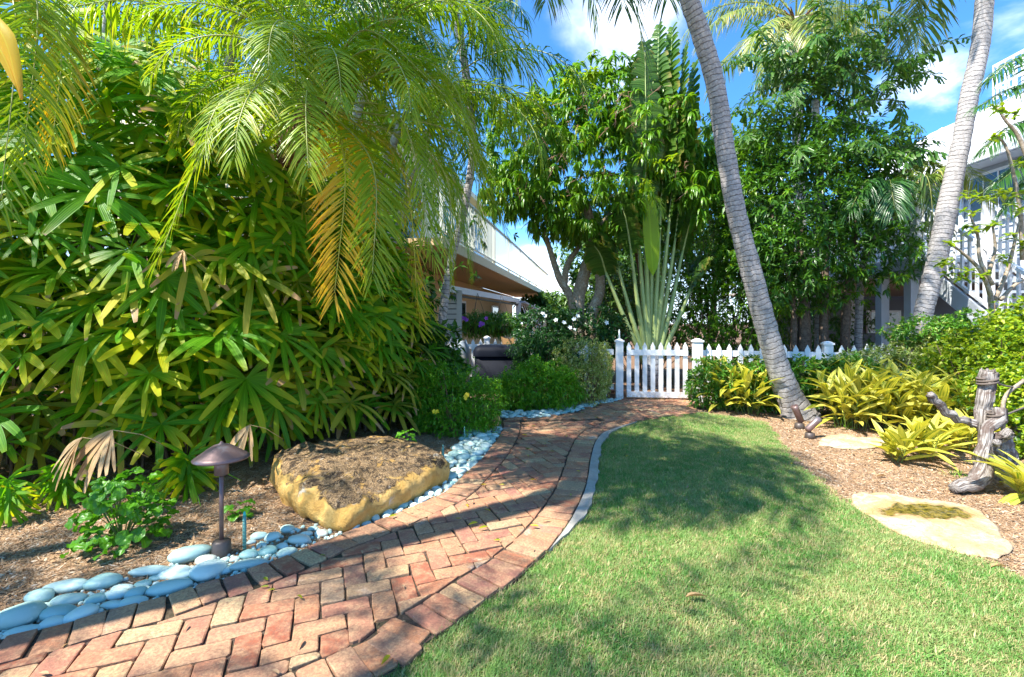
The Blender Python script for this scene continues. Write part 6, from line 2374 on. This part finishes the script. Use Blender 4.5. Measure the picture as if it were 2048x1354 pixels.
bush('dark_hedge', [lobe(1860, 665, 6.3, .5, .4, .22), lobe(1950, 660, 6.0, .5, .4, .22)], 1000, (.04, .07), (.02, .03), M_arbo, 'darker hedge below the right coconut palm trunk', 'hedge', whorl=6, inner=.6, kind='oval', stems=14)

# small branching tree at the right edge
pe = empty('branching_tree', (at(1985, 600, 5.4).x, 5.4, 0), 'small bare branched tree with lime leaf tufts in front of the stair', 'tree')
br = [[(1985, 700), (1982, 600), (1975, 560), (1990, 500), (1985, 450)], [(1982, 590), (1960, 540), (1930, 510), (1905, 490)], [(1990, 600), (2015, 540), (2030, 480), (2045, 420)], [(1985, 570), (1960, 520), (1955, 470), (1940, 430)],
      [(2045, 520), (2040, 420), (2025, 340), (2010, 290), (1990, 270)], [(2060, 330), (2035, 270), (2010, 240), (1995, 215)], [(2000, 600), (2030, 570), (2060, 555)]]
woody(pe, [([at(x, y, 5.4 - .1 * (j % 2)) for x, y in b], .035 if j < 1 else .024, .01) for j, b in enumerate(br)], M_mangobark, n=7)
tips_ = [(1905, 490), (1940, 430), (1985, 450), (1890, 515), (1935, 395), (1975, 400), (2045, 415), (2025, 470), (1960, 550), (1915, 560), (1990, 270), (1995, 215), (2030, 230), (2045, 330), (2010, 520), (2050, 380), (1950, 465), (2040, 490), (1900, 545), (2000, 385), (2030, 400), (1930, 545)]
mb = MB()
for x, y in tips_:
    for _ in range(3):
        c = np.array(at(x + R.normal(0, 8), y + R.normal(0, 6), 5.3 + R.normal(0, .1)))
        m = 9
        az = R.uniform(0, 6.28, m)
        D = np.c_[np.cos(az), np.sin(az), R.uniform(-.2, .9, m)]
        blades(mb, np.tile(c, (m, 1)), D, np.tile([0, 0, 1.0], (m, 1)), R.uniform(.07, .12, m), R.uniform(.028, .045, m), k=3, droop=R.uniform(.1, .6, m), kind='oval')
link('crown', mb.mesh('crown', M_lime), pe)
# palms near the right edge
rp = empty('areca_palm', (at(1930, 640, 7.8).x, 7.8, 0), 'palm with arching frond crossing behind the right coconut trunk', 'palm tree')
palm_trunk(rp, [Vector((at(1715, 640, 9.0).x, 9.0, 0)), at(1722, 560, 8.8), at(1750, 470, 8.2), at(1790, 440, 7.8)], [.07, .06, .05, .045], M_palmbark)
rp.location = (at(1715, 640, 9.0).x, 9.0, 0)
for c in rp.children:
    c.location = -rp.location
pf(rp, (1790, 440, 7.8), (1890, 335, 7.5), (2010, 400, 7.4), ll=.50, lw=.028, drp=.9, ang=62, mats=(M_coco, M_rachis), n=70)
pf(rp, (1790, 440, 7.8), (1850, 350, 7.4), (1870, 470, 7.2), ll=.50, lw=.028, drp=.9, ang=55, mats=(M_coco_dk, M_rachis))
pf(rp, (1790, 440, 7.8), (1780, 360, 7.4), (1790, 420, 7.0), ll=.50, lw=.028, drp=.9, ang=55, mats=(M_areca_dk, M_rachis))
pf(rp, (1790, 440, 7.8), (1740, 360, 7.5), (1700, 420, 7.3), ll=.45, lw=.028, drp=.9, ang=55, mats=(M_areca_dk, M_rachis))
pf(rp, (1790, 440, 7.8), (1830, 330, 7.9), (1920, 350, 8.1), ll=.45, lw=.028, drp=.9, ang=55, mats=(M_coco, M_rachis))
rt = at(2150, 260, 6.2)
rp2 = empty('coconut_palm', (rt.x, 6.2, 0), 'palm beyond the right edge with dark fronds over the white roof', 'palm tree')
palm_trunk(rp2, [Vector((rt.x, 6.2, 0)), Vector((rt.x, 6.2, 2)), rt], [.12, .10, .09], M_cocobark)
for (b, c) in (((2060, 170), (1950, 215)), ((2050, 120), (1975, 160)), ((2050, 240), (1965, 300)), ((2080, 300), (1990, 370)), ((2090, 330), (2010, 420))):
    pf(rp2, (2150, 260, 6.2), b + (6.1,), c + (6.0,), ll=.36, lw=.022, drp=.8, ang=50, mats=(M_areca_dk, M_rachis))

# ------------------------------------------------------------------ driftwood sculpture
DY = 3.42
dw = empty('driftwood', g(1965, 980), 'upright grey driftwood sculpture tied with rope on the mulch', 'driftwood')


def dlog(pts, w0, name='log', n=20, segs=44, wob=.035):
    P = [at(x, y, Y) for x, y, Y, d in pts]
    rad = [d / F * Y / 2 * .85 for x, y, Y, d in pts]
    C = smooth_path([tuple(p) + (r,) for p, r in zip(P, rad)], segs)
    C[:, :3] += np.stack([np.interp(np.arange(segs), np.arange(0, segs + 5, 5), R.normal(0, .008, len(np.arange(0, segs + 5, 5)))) for _ in range(3)], 1)
    mb = MB()
    lump = np.interp(np.arange(segs), np.arange(0, segs + 3, 3), R.normal(0, .05, len(np.arange(0, segs + 3, 3))))
    tube(mb, C[:, :3], C[:, 3] * (1 + lump), 24, wob=.03, groove=.13)
    return link(name, mb.mesh(name, M_drift), dw)


dlog([(1979, 742, 3.6, 33), (1974, 775, 3.6, 32), (1967, 810, 3.6, 33), (1962, 845, 3.6, 30), (1968, 885, 3.62, 26), (1985, 930, 3.65, 26)], 0)
dlog([(1997, 868, 3.6, 44), (2003, 905, 3.6, 52), (2006, 940, 3.6, 52), (2008, 962, 3.6, 50)], 0, name='stump')
dlog([(1997, 817, 3.45, 24), (1990, 838, 3.45, 26), (1977, 858, 3.42, 24), (1971, 886, 3.40, 24), (1964, 912, 3.38, 30), (1968, 935, 3.36, 34), (1952, 958, 3.32, 34), (1930, 970, 3.28, 30), (1911, 978, 3.26, 26)], 0, segs=40)
dlog([(1952, 855, 3.5, 17), (1925, 840, 3.5, 16), (1898, 830, 3.5, 16), (1873, 808, 3.48, 17), (1857, 790, 3.46, 13)], 0, name='branch')
dlog([(1984, 880, 3.45, 24), (1998, 874, 3.4, 22), (2023, 866, 3.34, 22)], 0, name='branch')
dlog([(1985, 885, 3.42, 15), (1994, 882, 3.35, 16)], 0, name='branch', segs=8)


def rope_ring(x, y, Y, r, tiltx=.2):
    c = at(x, y, Y)
    a = np.linspace(0, 2 * pi * 2.6, 48)
    P = [(c.x + r * math.cos(q), c.y + r * math.sin(q), c.z + .010 * q / 3 + math.cos(q) * .012) for q in a]
    mb = MB()
    tube(mb, P, .0085, 6)
    return link('rope', mb.mesh('rope', M_rope), dw)


rope_ring(1975, 768, 3.6, .058)
rope_ring(1991, 838, 3.45, .044)
mb = MB()
for i in range(16):
    a = i * 2.4
    q = at(1978, 744, 3.6) + Vector((.042 * math.cos(a) * math.sqrt(i / 16), .042 * math.sin(a) * math.sqrt(i / 16), -.01))
    tube(mb, [q, q + Vector((float(R.normal(0, .005)), 0, float(R.uniform(.015, .045))))], [.013, .003], 5)
link('splinters', mb.mesh('splinters', M_drift), dw)['kind'] = 'stuff'
mb = MB()
tube(mb, smooth_path([at(1990, 764, 3.6), at(2012, 772, 3.7), at(2040, 775, 3.8)], 12), .007, 6)
tube(mb, smooth_path([at(2006, 832, 3.45), at(2030, 822, 3.6), at(2048, 815, 3.7)], 12), .007, 6)
link('rope', mb.mesh('rope', M_rope), dw)
mb = MB()
tube(mb, smooth_path([g(2012, 975), at(2008, 900, 3.75), at(2006, 850, 3.75), at(2010, 795, 3.75), at(2048, 760, 3.75)], 24), np.linspace(.016, .013, 24), 8)
prop(link('bare_stem', mb.mesh('bare_stem', M_mangobark)), 'thin bare brown shrub stem rising behind the driftwood stump', 'stem')

# ------------------------------------------------------------------ lamps and stakes
lp = g(443, 1112)
lamp = empty('path_light', lp, 'bronze mushroom path light standing among the blue stones', 'lamp')
Z = lambda z: lp + Vector((0, 0, z))
mb = MB()
tube(mb, [Z(-.02), Z(0.0), Z(.075), Z(.085)], [.045, .046, .043, .030], 20)
link('base', mb.mesh('base', M_dkmetal), lamp)
mb = MB()
tube(mb, [Z(.08), Z(.42)], [.0105, .0105], 12)
link('stem', mb.mesh('stem', M_bronze), lamp)
mb = MB()
tube(mb, [Z(.418), Z(.42), Z(.51)], [.020, .033, .034], 18)
link('lamp_holder', mb.mesh('lamp_holder', M_bronze), lamp)
mb = MB()
zs = [.502, .500, .507, .520, .538, .556, .570, .578, .590]
rs_ = [.034, .128, .130, .112, .086, .062, .038, .012, .004]
tube(mb, [Z(z) for z in zs], rs_, 36)
link('shade', mb.mesh('shade', M_bronze), lamp)


def stake(x, y, h, label, capm=None, r=.011):
    p = g(x, y)
    mb = MB()
    tube(mb, [p, p + Vector((0, 0, h))], [r, r * .95], 10)
    for z in np.arange(.02, h - .01, .018):
        tube(mb, [p + Vector((0, 0, z)), p + Vector((0, 0, z + .004))], [r * 1.12, r * 1.12], 10)
    e = empty('sprinkler_riser', p, label, 'sprinkler')
    link('pipe', mb.mesh('pipe', M_verd), e)
    mb = MB()
    tube(mb, [p + Vector((0, 0, h)), p + Vector((0, 0, h + .012)), p + Vector((0, 0, h + .022))], [r * .9, r * .7, r * .4], 10)
    link('nozzle', mb.mesh('nozzle', capm or M_verd), e)


stake(489, 1104, .19, 'green sprinkler riser with aqua cap beside the path light', M_aqua, .009)
stake(886, 936, .17, 'short grey green sprinkler riser by the boulder stones', None, .010)
stake(929, 886, .14, 'thin sprinkler riser nearer the flowering bush', None, .007)
stake(1803, 860, .62, 'tall green sprinkler riser among the striped gingers', None, .012)


def spot(x, y, ang, yaw, label, s=1.0):
    p = g(x, y)
    e = empty('garden_spotlight', p, label, 'lamp', 'bronze spotlights by the leaning palm')
    mb = MB()
    tube(mb, [p + Vector((0, 0, -.01)), p + Vector((0, 0, .05 * s)), p + Vector((0, 0, .058 * s))], [.046 * s, .038 * s, .02 * s], 14)
    link('base', mb.mesh('base', M_dkmetal), e)
    mb = MB()
    k_ = p + Vector((0, 0, .10 * s))
    tube(mb, [p + Vector((0, 0, .055 * s)), k_], [.010, .010], 8)
    link('knuckle', mb.mesh('knuckle', M_dkmetal), e)
    d = Vector((math.cos(yaw) * math.cos(ang), math.sin(yaw) * math.cos(ang), math.sin(ang)))
    mb = MB()
    tube(mb, [k_ - d * .045 * s, k_ - d * .035 * s, k_ + d * .09 * s, k_ + d * .12 * s, k_ + d * .10 * s], [.012 * s, .028 * s, .030 * s, .032 * s, .026 * s], 14)
    link('lamp_head', mb.mesh('lamp_head', M_bronze), e)


spot(1599, 858, 1.15, pi, 'bronze spotlight aimed up the leaning palm trunk, left of the pair', 1.25)
spot(1620, 877, .65, .2, 'bronze spotlight tilted to the right, nearer of the pair', 1.15)

# small grass tuft and fallen dry leaf
p = g(1908, 955)
strappy('grass_sprig', p, 26, .07, .006, M_bush, 'small green grass sprig in the mulch left of the driftwood foot', el=(10, 70), k=2)
p = g(1683, 860)
strappy('grass_sprig', p, 12, .16, .008, M_bush, 'thin grass sprig in the mulch right of the spotlights', el=(20, 80), k=2)
for i, (x, y, lab) in enumerate(((1765, 957, 'curled grey dry leaf lying on the open mulch'), (1395 + 0, 1215, 'orange brown fallen leaf lying on the lawn'), (2003, 1142, 'pale bark scrap at the lawn edge near the large flagstone'))):
    mb = MB()
    q = g(x, y)
    blades(mb, np.array([tuple(q + Vector((-.05, 0, .045 if i == 1 else .02)))]), np.array([[1, .2, .05]]), np.array([[0, .3, 1.0]]), .10, .03, k=5, droop=.15, fold=.8)
    prop(link('fallen_leaf', mb.mesh('fallen_leaf', M_fan_dry)), lab, 'leaf')
